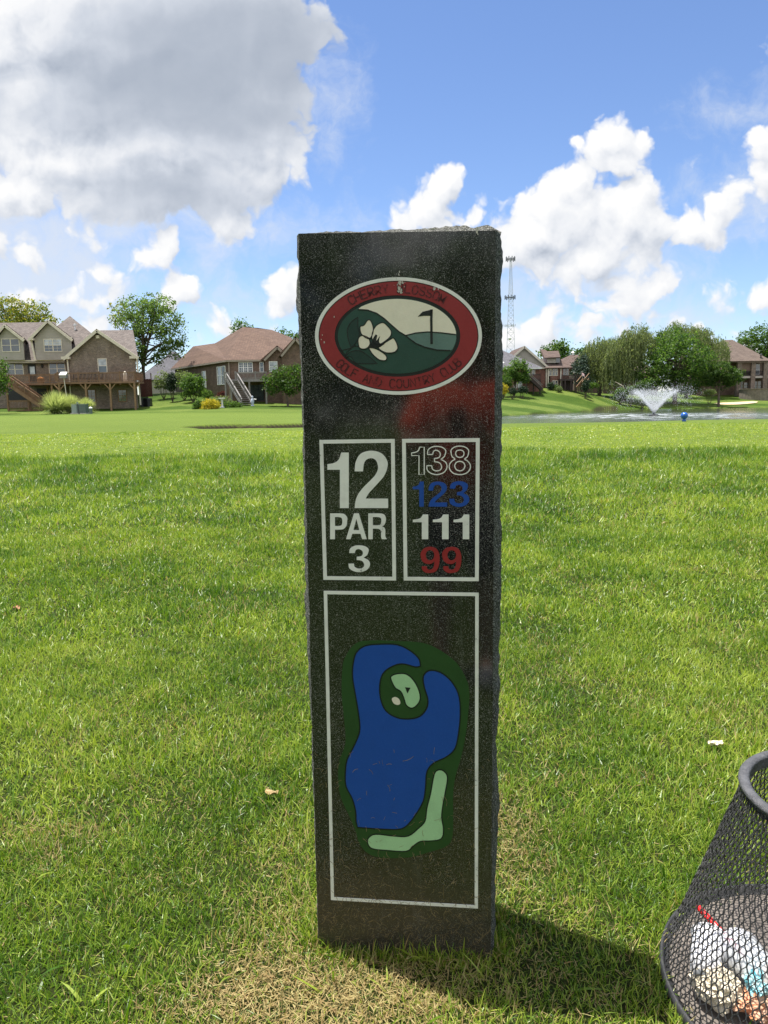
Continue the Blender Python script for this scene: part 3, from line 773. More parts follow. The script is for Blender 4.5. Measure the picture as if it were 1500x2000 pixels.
DIG = {
 '1': [[(0,69,1),(0,79,1),(11,81),(20,87),(25,100,1),(38.5,100,1),(38.5,0,1),(22.5,0,1),(22.5,69,1)]],
 '2': [[(0,64,1),(2,81),(11,95),(29,100),(47,95),(56.5,82),(56.5,70),(51,56),(40,43),(30,32),(24,25),(19,16.5,1),(58,16.5,1),(58,0,1),(0,0,1),(1.5,12),(6,24),(15,36),(27,48),(36,58),(40.5,69),(39,79),(35,85),(28,87),(20,84),(16,77),(14.5,64,1)]],
 '3': [[(2,71,1),(4,87),(14,97),(28,100),(43,97),(53,87),(53,75),(49,63),(41,54.5),(41,53),(52,45),(57,34),(56,20),(47,6),(29,-1),(12,4),(2,15),(0,31,1),(14.5,31,1),(16,20),(22,14),(29,12.5),(37,15),(41.5,22),(41.5,31),(37,40),(30,44),(22,45,1),(22,57,1),(30,58),(36,62),(38.5,71),(36,80),(28,86),(20,83),(16.5,71,1)]],
 '8': [[(28.5,100),(42,97),(52,87),(52,73),(49,62),(42,54),(50,47),(57,34),(56,18),(46,4),(28.5,-1),(11,4),(1,18),(0,34),(7,47),(15,54),(8,62),(5,73),(5,87),(15,97)], [(28.5,86),(37,83),(40,74),(37,64),(28.5,60),(20,64),(17,74),(20,83)], [(28.5,46),(38,42),(42.5,30),(38,17),(28.5,12.5),(19,17),(14.5,30),(19,42)]],
 '9': [[(3,25,1),(4,12),(14,1),(27,-1),(45,5),(54,24),(57,50),(55,76),(46,94),(28,100),(10,94),(0,78),(0,62),(4,46),(14,36),(27,33.5),(36,38),(41.5,45,1),(40,28),(35,15),(27,11.5),(20,15),(17.5,25,1)], [(28,87),(37,82),(41,68),(37,53),(28,48),(19,53),(15,68),(19,82)]],
 'P': [[(0,0,1),(0,100,1),(32,100),(46,97),(55,84),(55,69),(53,53),(44,40),(30,37,1),(15.5,37,1),(15.5,0,1)], [(15.5,51,1),(15.5,86,1),(28,86),(37,82),(39.5,69),(37,55),(28,51)]],
 'A': [[(0,0,1),(28,100,1),(45,100,1),(73,0,1),(57,0,1),(51,21,1),(22,21,1),(16,0,1)], [(26,35,1),(47,35,1),(36.5,79,1)]],
 'R': [[(0,0,1),(0,100,1),(38,100),(54,96),(61,82),(60,68),(55,55),(48,50),(56,44),(59,32),(59,12),(64,0,1),(47,0,1),(44,10),(44,30),(38,39),(28,41,1),(15.5,41,1),(15.5,0,1)], [(15.5,54,1),(15.5,86,1),(33,86),(43,82),(45,70),(42,57),(33,54)]],
}
def glyph(ch, x0, x1, ytop, ybot, f):
    """the letter's outlines fitted into a box of the traced panel."""
    L = [spline(c, 5) for c in DIG[ch]]; xs = [p[0] for l in L for p in l]; ys = [p[1] for l in L for p in l]
    a, b, c, d = min(xs), max(xs), min(ys), max(ys)
    return [[f(x0+(p[0]-a)/(b-a)*(x1-x0), ybot-(p[1]-c)/(d-c)*(ybot-ytop)) for p in l] for l in L]

STROKE = {'C':[[(1,.8),(.75,1),(.25,1),(0,.75),(0,.25),(.25,0),(.75,0),(1,.2)]],'H':[[(0,0),(0,1)],[(1,0),(1,1)],[(0,.5),(1,.5)]],'E':[[(1,1),(0,1),(0,0),(1,0)],[(0,.5),(.8,.5)]],'R':[[(0,0),(0,1),(.75,1),(1,.8),(1,.65),(.75,.48),(0,.48)],[(.55,.48),(1,0)]],
 'Y':[[(0,1),(.5,.5),(1,1)],[(.5,.5),(.5,0)]],'B':[[(0,0),(0,1),(.75,1),(.95,.85),(.95,.65),(.75,.52),(0,.52)],[(.75,.52),(1,.35),(1,.15),(.75,0),(0,0)]],'L':[[(0,1),(0,0),(1,0)]],'O':[[(.25,1),(.75,1),(1,.75),(1,.25),(.75,0),(.25,0),(0,.25),(0,.75),(.25,1)]],
 'S':[[(1,.82),(.75,1),(.25,1),(0,.8),(.1,.6),(.9,.4),(1,.2),(.75,0),(.25,0),(0,.18)]],'M':[[(0,0),(0,1),(.5,.35),(1,1),(1,0)]],'G':[[(1,.8),(.75,1),(.25,1),(0,.75),(0,.25),(.25,0),(.75,0),(1,.2),(1,.45),(.6,.45)]],'F':[[(1,1),(0,1),(0,0)],[(0,.52),(.8,.52)]],
 'A':[[(0,0),(.5,1),(1,0)],[(.2,.35),(.8,.35)]],'N':[[(0,0),(0,1),(1,0),(1,1)]],'D':[[(0,0),(0,1),(.6,1),(1,.7),(1,.3),(.6,0),(0,0)]],'U':[[(0,1),(0,.25),(.25,0),(.75,0),(1,.25),(1,1)]],'T':[[(0,1),(1,1)],[(.5,1),(.5,0)]]}

def build_marker():
    root = thing('granite_tee_marker', face(MW/2, 0, -MD/2), 'tall black granite tee marker with an oval crest, hole number and painted hole map', 'tee marker')
    # --- the stone: polished front and back, rock-pitched edges
    nv, nd = 170, 14
    bm = bmesh.new()
    def edge_jit(v, s): return 0.0020*mnoise.noise(Vector((v*45, s*9.1, 1.3))) + 0.0009*mnoise.noise(Vector((v*160, s*3.1, 5.3)))
    def rough(u, v, d, side):
        """outward bulge of a split edge at depth fraction d."""
        t = max(0.0, 1-abs(2*d-1)**4)
        q = Vector((v*7.0, d*2.2, side*5.7)); big = mnoise.noise(q)*0.5+0.5
        q2 = Vector((v*26.0, d*8.0, side*3.7)); q3 = Vector((v*85.0, d*24.0, side*1.7))
        amp = {0: 0.015, 1: 0.017, 2: 0.013}[side]
        return t*(amp*(0.55+0.9*big) + 0.0075*mnoise.noise(q2) + 0.0036*mnoise.noise(q3))
    ds = [0.0, 0.02, 0.06, 0.12, 0.2, 0.3, 0.4, 0.5, 0.6, 0.7, 0.8, 0.9, 0.97, 1.0]
    Lv, Rv = [], []
    for i in range(nv+1):
        v = -0.07 + (MH+0.07)*i/nv; tp = i == nv
        rowL, rowR = [], []
        for d in ds:
            rl = rough(0, v, d, 0)*(0.45+0.55*min(1, max(0, v)/0.9)); rr = rough(0, v, d, 1)*(0.75+0.25*min(1, max(0, v)/0.9))
            jl, jr = edge_jit(v, 1), edge_jit(v, 2)
            rowL.append(bm.verts.new(face(-rl + jl*(d == 0), v, -d*MD)))
            rowR.append(bm.verts.new(face(MW + rr + jr*(d == 0), v - (0.012*(tp) if d < 0.3 else 0), -d*MD)))
        Lv.append(rowL); Rv.append(rowR)
    for i in range(nv):
        for k in range(len(ds)-1):
            f = bm.faces.new((Lv[i][k], Lv[i+1][k], Lv[i+1][k+1], Lv[i][k+1])); f.material_index = 1
            f = bm.faces.new((Rv[i][k], Rv[i][k+1], Rv[i+1][k+1], Rv[i+1][k])); f.material_index = 1
        f = bm.faces.new((Lv[i][0], Rv[i][0], Rv[i+1][0], Lv[i+1][0]))
        f = bm.faces.new((Lv[i][-1], Lv[i+1][-1], Rv[i+1][-1], Rv[i][-1])); f.material_index = 1
    nu = 60
    top = []
    for j in range(nu+1):
        col = []
        for k, d in enumerate(ds):
            if j == 0: col.append(Lv[-1][k])
            elif j == nu: col.append(Rv[-1][k])
            else:
                a, b = Lv[-1][k].co, Rv[-1][k].co; p = a.lerp(b, j/nu)
                h = rough(0, j/nu*MW, d, 2)*min(1, j/4, (nu-j)/4)
                col.append(bm.verts.new(p + FU*(h + (0.0015*mnoise.noise(Vector((j*0.9, 0, 7))) if k == 0 else 0))))
        top.append(col)
    for j in range(nu):
        for k in range(len(ds)-1):
            f = bm.faces.new((top[j][k], top[j+1][k], top[j+1][k+1], top[j][k+1])); f.material_index = 1
    # front strip between the last straight row and the chipped top edge
    f = bm.faces.new([top[j][0] for j in range(nu+1)]) if False else None
    bot = [Lv[0][0], Rv[0][0], Rv[0][-1], Lv[0][-1]]
    bm.faces.new([Lv[0][k] for k in range(len(ds))] + [Rv[0][k] for k in range(len(ds)-1, -1, -1)])
    bm.normal_update()
    me = bpy.data.meshes.new('stone'); bm.to_mesh(me); bm.free()
    link_mesh('stone', me, [granite_polished(), granite_rough()], root)
    # --- crest
    cx_, cy_ = 745, 806
    ell = lambda rx, ry, n=96, ox=0, oy=0: [Z5(cx_+ox+rx*math.cos(2*PI*k/n), cy_+oy-ry*math.sin(2*PI*k/n)) for k in range(n)]
    inlay('crest_rim', [[ell(555,391), ell(532,368)]], 0.0030, PT['white'], root)
    inlay('crest_groove', [[ell(532,368), ell(526,362)], [ell(418,271,96,-7), ell(396,250,96,-8)]], 0.0012, PT['dark'], root)
    band = inlay('crest_band', [[ell(526,362), ell(418,271,96,-7)]], 0.0024, PT['red'], root)
    def arc_text(txt, a0, a1, up, h, wd):
        sh = []
        n = len(txt)
        for i, ch in enumerate(txt):
            if ch == ' ': continue
            a = math.radians(a0 + (a1-a0)*i/(n-1))
            px_, py_ = cx_-3+472*math.cos(a), cy_-317*math.sin(a)
            tx, ty = -472*math.sin(a), -317*math.cos(a); l = math.hypot(tx, ty); tx, ty = tx/l, ty/l
            if up: tx, ty = -tx, -ty
            ux, uy = ty, -tx           # letter up, in zoom pixels (y down)
            for st in STROKE[ch]:
                pts = [Z5(px_+tx*(s-.5)*wd+ux*(t-.5)*h, py_+ty*(s-.5)*wd+uy*(t-.5)*h) for s, t in st]
                cl = len(pts) > 3 and (Vector(pts[0])-Vector(pts[-1])).length < 1e-6
                sh.append(ribbon(pts[:-1] if cl else pts, 0.0028, cl))
        return sh
    t1 = arc_text('CHERRY BLOSSOM', 131, 51.5, True, 56, 36)
    t2 = arc_text('GOLF AND COUNTRY CLUB', 215.5, 326.5, False, 56, 33)
    lp = paint('worn_letter_paint', (0.070, 0.011, 0.012), (0.22, 0.02, 0.022), 0.53)
    inlay('lettering', t1, 0.0033, lp, band); inlay('lettering', t2, 0.0033, lp, band)
    inlay('crest_hill', [[ell(396,250,96,-8)]], 0.0022, PT['green'], root)
    EL = lambda a: (cx_-8+392*math.cos(math.radians(a)), cy_-246*math.sin(math.radians(a)))
    hill = [(475,630),(540,634),(600,655),(650,690),(700,735),(750,778),(792,803)]
    mtop = [(792,803),(860,786),(940,779),(1030,785),(1127,797)]
    sky_ = hill + mtop[1:] + [EL(a) for a in range(4, 132, 4)]
    inlay('crest_sky', [[conv(sky_, Z5)]], 0.0028, PT['cream'], root)
    mlow = [EL(-4),EL(-10),EL(-16),EL(-21),(1090,903),(1000,899),(920,880),(860,855),(815,822)]
    inlay('crest_mound', [[conv(mtop+mlow, Z5)]], 0.0027, PT['pale'], root)
    lines = [ribbon(conv(hill+[(815,822),(860,855),(920,880),(1000,899),(1090,903)], Z5), 0.0026), ribbon(conv(mtop, Z5), 0.0026)]
    inlay('crest_outline', lines, 0.0034, PT['dark'], root)
    flag = inlay('golf_flag', [[conv([(873,678),(905,645),(970,630),(962,672),(915,672)], Z5)], ribbon(conv([(965,630),(963,700),(965,860)], Z5), 0.0055)], 0.0034, PT['dark'], root)
    petals = [[(490,745),(515,735),(540,702),(560,705),(577,750),(572,795),(548,825),(500,795)], [(577,770),(600,735),(640,717),(672,740),(697,775),(690,810),(650,845),(610,865),(580,850),(568,815)],
              [(480,820),(505,803),(545,820),(556,860),(530,890),(490,888),(478,855)], [(612,885),(650,855),(690,830),(715,822),(740,875),(730,905),(700,918),(655,915)], [(552,885),(590,890),(630,910),(665,940),(660,968),(620,965),(580,935),(558,905)]]
    blossom = None
    ps = [spline(p, 4) for p in petals]
    blossom = inlay('blossom', [[conv(p, Z5)] for p in ps], 0.0034, PT['cream'], root)
    inlay('petal_outline', [ribbon(conv(p, Z5), 0.0021, True) for p in ps] + [[conv(spline([(556,882,1),(575,825),(592,797,1),(604,802),(598,838),(622,806,1),(617,850),(652,860,1),(612,884)], 3), Z5)], ribbon(conv([(548,815),(560,850),(580,880)], Z5), 0.002)], 0.0039, PT['dark'], blossom)
    lv = [spline(p, 4) for p in ([(475,680,1),(430,715),(405,765),(412,830),(430,880,1),(455,860),(485,800),(475,740)], [(385,945,1),(430,910),(490,905),(540,935),(605,990,1),(530,990),(460,985),(430,945)])]
    lf = inlay('leaves', [[conv(p, Z5)] for p in lv], 0.0026, PT['leaf'], root)
    inlay('stem_outline', [ribbon(conv(p, Z5), 0.0017, True) for p in lv] + [ribbon(conv([(365,903),(420,890),(455,872),(500,880)], Z5), 0.002), ribbon(conv([(390,950),(400,915),(430,890)], Z5), 0.002)], 0.0031, PT['dark'], lf)
    # --- panel frames and numbers
    def frame(name, c4, th, f=Z6):
        o = [f(*p) for p in c4]
        u0, v0 = sum(p[0] for p in o)/4, sum(p[1] for p in o)/4
        i = [(p[0]-math.copysign(th, p[0]-u0), p[1]-math.copysign(th, p[1]-v0)) for p in o]
        return inlay(name, [[o, i]], 0.0014, PT['white'], root)
    frame('number_frame', [(157,140),(682,133),(692,1120),(185,1115)], 0.0088)
    frame('yardage_frame', [(733,133),(1275,127),(1268,1125),(745,1120)], 0.0088)
    a, b = Z6(187,1192), Z6(1268,1205); c_, d = Z7(1010,1640), Z7(190,1592)
    th = 0.0083; i4 = [(p[0]+sx*th, p[1]+sy*th) for p, sx, sy in ((a,1,-1),(b,-1,-1),(c_,-1,1),(d,1,1))]
    inlay('map_frame', [[[a, b, c_, d], i4]], 0.0014, PT['white'], root)
    G = lambda ch, *q: glyph(ch, *q, Z6)
    inlay('hole_number', [G('1',213,362,228,615), G('2',403,636,215,615)], 0.0015, PT['white'], root)
    inlay('par_word', [G('P',232,352,652,832), G('A',343,487,652,832), G('R',498,627,652,832)], 0.0015, PT['white'], root)
    inlay('par_number', [G('3',360,510,875,1062)], 0.0015, PT['white'], root)
    out = []
    for q in (G('1',800,888,190,382), G('3',905,1047,185,382), G('8',1062,1210,183,382)):
        out += [ribbon(l, 0.0024, True) for l in q]
    inlay('yardage_number', out, 0.0015, PT['white'], root, label='thin white outlined 138')
    inlay('yardage_number', [G('1',808,885,430,605), G('2',918,1048,430,605), G('3',1062,1202,428,607)], 0.0015, PT['blue'], root, label='blue painted 123')
    inlay('yardage_number', [G('1',808,916,660,832), G('1',948,1058,660,832), G('1',1092,1202,660,832)], 0.0015, PT['white'], root, label='solid white 111')
    inlay('yardage_number', [G('9',862,995,885,1068), G('9',1012,1147,885,1068)], 0.0015, PT['numred'], root, label='red painted 99')
    # --- hole map
    rough_ = [(330,160),(420,145),(560,148),(700,158),(800,200),(890,270),(945,360),(962,440),(955,560),(940,680),(915,800),(885,900),(872,1000),(872,1150),(865,1250),(830,1295),(740,1325),(620,1355),(480,1357),(400,1335),(350,1280),(325,1200),(290,1120),(245,1020),(230,920),(235,820),(270,720),(265,600),(250,450),(252,330),(268,240)]
    blue = [(312,290),(330,215),(380,175),(460,165),(560,168),(630,200),(680,245),(690,288,1),(660,292),(590,275),(530,290),(480,330),(462,400),(470,480),(500,540),(560,575),(630,582),(690,565),(725,520),(730,470),(712,410),(705,345),(740,312),(800,322),(860,370),(900,440),(912,530),(905,640),(885,740),(840,790),(760,830),(725,880),(718,960),(705,1040),(660,1120),(610,1180),(560,1198),(450,1195),(338,1187,1),(330,1150),(328,1100),(310,1030),(275,960),(270,890),(280,810),(320,730),(350,650),(345,560),(325,440),(312,360)]
    isl = [(525,345),(560,330),(610,332),(650,365),(680,420),(688,470),(670,505),(640,522),(610,505),(598,470),(580,430),(550,410),(530,375)]
    bun = [(530,470),(548,460),(570,472),(577,495),(562,504),(540,495)]
    tee = [(765,895),(785,868),(815,870),(840,905),(830,980),(815,1060),(808,1130),(818,1200),(805,1250),(750,1262),(690,1265),(650,1290),(610,1320),(500,1315),(420,1305),(395,1275),(400,1245),(440,1225),(540,1235),(620,1235),(680,1190),(715,1150),(725,1080),(745,1000)]
    S = lambda p: conv(spline(p, 4), Z7)
    mp = inlay('map_rough', [[S(rough_)]], 0.0008, PT['forest'], root)
    inlay('map_water', [[S(blue)]], 0.0013, PT['blue'], root)
    inlay('map_green', [[S(isl)]], 0.0014, PT['mint'], root); inlay('map_bunker', [[S(bun)]], 0.0014, PT['cream'], root)
    inlay('map_tee', [[S(tee)]], 0.0014, PT['mint'], root)
    inlay('map_outline', [ribbon(S(blue), 0.0034, True), ribbon(S(isl), 0.003, True), ribbon(S(tee), 0.003, True), [conv([(603,405),(634,408),(617,440)], Z7)]], 0.00165, PT['dark'], mp)
    # chips of paint lost along the crest, and droppings
    mb = MB()
    def splat(x, y, r, n=9):
        c = [(x+r*rng.uniform(.4,1)*math.cos(2*PI*k/n), y+r*1.7*rng.uniform(.4,1)*math.sin(2*PI*k/n)) for k in range(n)]
        b = len(mb.v); mb.add([face(*Z5(*p), 0.0046) for p in c], [tuple(range(n))[::-1]])
    for x, y, r in [(755,455,14),(748,490,13),(760,515,10),(752,380,6),(748,400,7),(772,452,9),(765,500,9),(985,490,11),(1270,95,12),(1265,115,9),(1272,130,5),(318,680,5),(252,850,7),(240,800,4),(745,512,7),(1010,495,6),(233,830,4)]: splat(x, y, r)
    for x, y in rng.normal((755, 480), (22, 40), (14, 2)): splat(x, y, rng.uniform(2, 5), 7)
    mb.build('dropping_stain', plain('dried_droppings', (0.5, 0.48, 0.42), 0.9, 0.4, 150), root)['kind'] = 'stuff'
    # dried clippings stuck to the foot
    mb = MB(); 
    for k in range(900):
        v = abs(rng.normal(0, 0.13))+0.01; u = rng.uniform(0.006, MW-0.006)
        if rng.uniform() < 0.15: v = rng.uniform(0, 0.55)
        L = rng.uniform(0.004, 0.018) * (2.4 if rng.uniform() < 0.06 else 1); a = rng.uniform(0, PI); c = rng.normal(0, 0.5)
        pts = [(u+L*t*math.cos(a+c*t), v+L*t*math.sin(a+c*t)) for t in (0, .33, .66, 1)]
        pts = [(min(MW-.002, max(.002, p[0])), max(0.0, p[1])) for p in pts]
        lp = ribbon(pts, rng.uniform(0.0005, 0.0011))[0]; n = len(lp)//2
        for i in range(n-1):
            q = [lp[i], lp[i+1], lp[-2-i], lp[-1-i]]
            mb.add([face(*p, 0.0019) for p in q], [(3,2,1,0)])
    o = mb.build('dried_clippings', plain('straw', (0.25, 0.195, 0.11), 0.9, 0.45, 60), root)
    o['kind'] = 'stuff'
build_marker()

# ------------------------------------------------------------------ wire litter basket and what lies in it
def clear_plastic(name, tint=(0.9, 0.92, 0.93), rough=0.12, t=0.8):
    m, w = mat_new(name)
    P = w.node('ShaderNodeTexCoord').outputs['Object']
    bs = w.node('ShaderNodeBsdfPrincipled', {'Base Color': tint, 'Roughness': w.lin(w.noise(P, 30, 4), .3, .7, rough*.6, rough*1.8), 'IOR': 1.3, 'Specular IOR Level': 0.7})
    tr = w.node('ShaderNodeBsdfTransparent', {'Color': tint})
    mx = w.node('ShaderNodeMixShader', {0: t, 1: bs.outputs[0], 2: tr.outputs[0]})
    w.node('ShaderNodeOutputMaterial', {'Surface': mx.outputs[0]})
    return m

def on_z(px, py, z):
    r = ray(px, py); return CAM + r*((z-EYE)/r.z)

def build_basket():
    c = CAN_C; RB, RTp, H = CAN_RB, CAN_RT, CAN_H
    root = thing('litter_basket', c, 'black wire mesh litter basket on the grass beside the granite marker', 'litter bin')
    blk = plain('black_coated_steel', (0.034, 0.034, 0.035), 0.5, 0.35, 40, spec=0.45, bump=0.3, bsc=300)
    rimm = plain('worn_grey_rim', (0.085, 0.085, 0.09), 0.55, 0.4, 30, spec=0.4, bump=0.4, bsc=160)
    R = lambda z: RB + (RTp-RB)*z/H
    mb = MB()
    N, z0, z1 = 114, 0.024, H-0.016; rows = 26; dz = (z1-z0)/rows; hw = 0.0009
    def pt(k, z, j): 
        a = 2*PI*(k)/N + 0.0022*math.sin(j*12.9+k*4.1); r = R(z)+0.0012*math.sin(k*3.7+j); return Vector((c.x+r*math.cos(a), c.y+r*math.sin(a), z))
    for j in range(rows):
        za, zb, zc = z0+dz*j, z0+dz*(j+0.36), z0+dz*(j+1); o = 0.5*(j % 2)
        for k in range(N):
            A, B = pt(k+o, za, j), pt(k+o, zb, j)
            for p, q, h in ((A, B, 0.0014), (B, pt(k+o+0.5, zc, j), hw), (B, pt(k+o-0.5, zc, j), hw)):
                d = (q-p).normalized(); n = Vector((p.x-c.x, p.y-c.y, 0)).normalized(); s = d.cross(n).normalized()*h; n2 = n*0.0012
                mb.hexa([p-s-n2, p+s-n2, p+s+n2, p-s+n2], [q-s-n2, q+s-n2, q+s+n2, q-s+n2])
    mb.build('mesh_wall', blk, root)
    prof = [(RTp-0.004, H-0.026), (RTp+0.004, H-0.026), (RTp+0.006, H-0.012)] + [(RTp+0.004+0.0125*math.cos(a), H+0.009*math.sin(a)) for a in np.linspace(-1.2, 3.6, 14)] + [(RTp-0.008, H-0.012), (RTp-0.004, H-0.026)]
    MB().lathe(c, prof, 72).build('rim', rimm, root, smooth=True)
    prof = [(RB-0.022, 0.004), (RB+0.004, 0.004), (RB+0.006, 0.012), (RB+0.003, 0.030), (RB-0.003, 0.030), (RB-0.006, 0.012), (RB-0.022, 0.008)]
    MB().lathe(c, prof, 72).build('base_ring', blk, root, smooth=True)
    MB().lathe(c, [(0.0, 0.010), (0.12, 0.009), (RB-0.018, 0.011)], 64).build('base_plate', plain('dusty_base_plate', (0.15, 0.13, 0.112), 0.8, 0.35, 9, bump=0.3), root)
    # --- litter
    def crumple(name, ctr, r, sq, mat, label, cat, seed, el=(1, 1, 1), rotz=0.0):
        bm = bmesh.new(); bmesh.ops.create_icosphere(bm, subdivisions=4, radius=1.0)
        for v in bm.verts:
            n = v.co.normalized(); s = 1 + sq*(abs(mnoise.noise(n*2.3+Vector((seed, 0, 0))))*1.5-0.5) + sq*0.5*(abs(mnoise.noise(n*5.1+Vector((0, seed, 0))))-.3) + 0.25*sq*mnoise.noise(n*11)
            p = Vector((n.x*el[0], n.y*el[1], n.z*el[2]))*r*s
            v.co = Matrix.Rotation(rotz, 3, 'Z') @ p + ctr
            v.co.z = max(0.013, v.co.z)
        me = bpy.data.meshes.new(name); bm.to_mesh(me); bm.free()
        o = link_mesh(name, me, mat); return tag(o, label, cat)
    white = plain('white_paper', (0.72, 0.72, 0.74), 0.8, 0.1, 14); cream = plain('cream_paper', (0.74, 0.65, 0.49), 0.85, 0.2, 60, bump=0.5, bsc=120)
    def cup(name, base, axis, L, r0, r1, mat, label, cat, lip=True):
        root = thing(name, base, label, cat); ax = Vector(axis).normalized(); q = ax.to_track_quat('Z', 'Y'); B = Vector(base)
        def lath(prof, n=36):
            mb = MB().lathe((0, 0, 0), prof, n); mb.v = [tuple(B + q @ Vector(p)) for p in mb.v]; return mb
        lath([(0.0, 0.004), (r0-0.002, 0.004), (r0, 0.0), (r0+(r1-r0)*0.5, L*0.5), (r1, L), (r1-0.0015, L), (r0-0.003, 0.006)]).build('cup_body', mat, root, smooth=True)
        return root, lath, B, q
    p = on_z(1312, 1925, 0.05)+Vector((0.075, 0.0, 0)); p2 = on_z(1328, 1848, 0.075)+Vector((0.07, 0.0, 0))
    d = (p2-p)
    cup_r, lath, B, q = cup('paper_cup', p, d, d.length*1.25, 0.032, 0.041, white, 'white paper cup lying against the wire at the edge of the basket floor', 'cup')
    lath([(0.0395, d.length*1.25-0.002)] + [(0.0415+0.0025*math.cos(a), d.length*1.25+0.0025*math.sin(a)) for a in np.linspace(-2, 2, 7)]).build('rolled_lip', white, cup_r, smooth=True)
    crumple('crumpled_napkin', on_z(1400, 1925, 0.05), 0.055, 0.35, cream, 'crumpled cream napkin between the white cup and the clear cup', 'napkin', 3.0, (1.0, 1.15, 0.75), 0.5)
    crumple('crumpled_wrapper', on_z(1490, 1960, 0.05), 0.045, 0.5, plain('orange_wrapper', (0.60, 0.20, 0.07), 0.5, 0.5, 22, dark=(0.5, 0.4, 0.3)), 'crumpled orange and brown wrapper beside the clear cup', 'wrapper', 9.0, (1.3, 1, 0.5), 0.3)
    crumple('torn_packet', on_z(1482, 1908, 0.075), 0.046, 0.42, plain('teal_packet', (0.03, 0.50, 0.62), 0.4, 0.3, 26, dark=(0.55, 0.52, 0.45)), 'torn bright teal packet pressed against the clear plastic cup', 'packet', 5.0, (0.8, 1.3, 0.6), -0.5)
    # clear iced-drink cup lying on its side, dome lid to the left, red straw through the lid
    tip = on_z(1436, 1848, 0.085); end = on_z(1510, 1925, 0.07)
    ax = (tip-end).normalized(); base = tip - ax*0.15
    cp = clear_plastic('clear_cup_plastic', t=0.5); cr, lath, B, q = cup('plastic_cup', base, ax, 0.135, 0.034, 0.049, cp, 'clear plastic drink cup with dome lid and red straw lying in the basket', 'cup')
    lath([(0.051, 0.132), (0.052, 0.136), (0.051, 0.141), (0.049, 0.143)] + [(0.047*math.cos(a), 0.143+0.043*math.sin(a)) for a in np.linspace(0, 1.35, 10)] + [(0.008, 0.184)]).build('dome_lid', clear_plastic('clear_lid_plastic', (0.93, 0.94, 0.97), 0.2, 0.45), cr, smooth=True)
    lath([(0.0, 0.008), (0.032, 0.008), (0.040, 0.06), (0.0, 0.062)]).build('ice_and_coffee', plain('milky_coffee', (0.42, 0.29, 0.19), 0.4, 0.4, 40), cr, smooth=True)
    top = on_z(1361, 1769, 0.145); low = base + ax*0.09
    MB().tube([low, tip, top], 0.0072, 10).build('straw', plain('red_straw', (0.72, 0.018, 0.02), 0.35, 0.1, 20), cr, smooth=True)
build_basket()

# ------------------------------------------------------------------ small things on the near lawn
def build_small():
    def leaf(name, px, py, r, col, label, cat, seed):
        p = on_z(px, py, gz(0, on_z(px, py, 0.1).y)+0.025); 
        bm = bmesh.new(); bmesh.ops.create_grid(bm, x_segments=10, y_segments=10, size=1.0)
        rz = Matrix.Rotation(seed*1.7, 3, 'Z')
        for v in bm.verts:
            x, y = v.co.x, v.co.y; k = (1-0.55*abs(y)**1.6)*(1+0.25*mnoise.noise(Vector((x*2, y*2, seed))))
            z = 0.5*mnoise.noise(Vector((x*1.3, y*1.3, seed*3)))+0.25*x*x
            v.co = rz @ Vector((x*0.62*k*r, y*r, z*r*0.8)) + p
        r2 = bmesh.ops.solidify(bm, geom=bm.faces[:], thickness=0.0008)
        me = bpy.data.meshes.new(name); bm.to_mesh(me); bm.free()
        o = link_mesh(name, me, plain(name+'_surface', col, 0.7, 0.35, 40)); tag(o, label, cat)
    leaf('paper_scrap', 1398, 1452, 0.030, (0.78, 0.64, 0.52), 'pale torn scrap of paper lying on the grass above the basket', 'litter', 1.0)
    leaf('dead_leaf', 33, 1187, 0.034, (0.36, 0.19, 0.10), 'curled brown dead leaf lying far out on the turf to the left', 'leaf', 2.3)
    leaf('dry_leaf', 1300, 1022, 0.05, (0.40, 0.30, 0.16), 'flat straw coloured dry leaf on the turf right of the marker', 'leaf', 3.1)
    leaf('wilted_leaf', 530, 1548, 0.026, (0.36, 0.26, 0.12), 'small wilted tan leaf in the worn turf left of the marker', 'leaf', 4.4)
    # blue ball marker on its collar
    p = at(1336, 823, 23.2); z = gz(p.x, p.y); c = Vector((p.x, p.y, z))
    root = thing('tee_marker_ball', c, 'glossy blue ball tee marker on a collar at the edge of the pond lawn', 'tee marker')
    bl = plain('blue_enamel', (0.012, 0.10, 0.42), 0.25, 0.2, 8, spec=0.6)
    MB().lathe(c, [(0.0, -0.02), (0.062, -0.02), (0.062, 0.03), (0.05, 0.055), (0.042, 0.075), (0.05, 0.085), (0.0, 0.086)], 28).build('collar', bl, root, smooth=True)
    R = 0.110
    MB().lathe(c+Vector((0, 0, 0.178)), [(R*math.sin(a), -R*math.cos(a)) for a in np.linspace(0.001, PI-0.001, 22)], 32).build('ball', bl, root, smooth=True)
build_small()

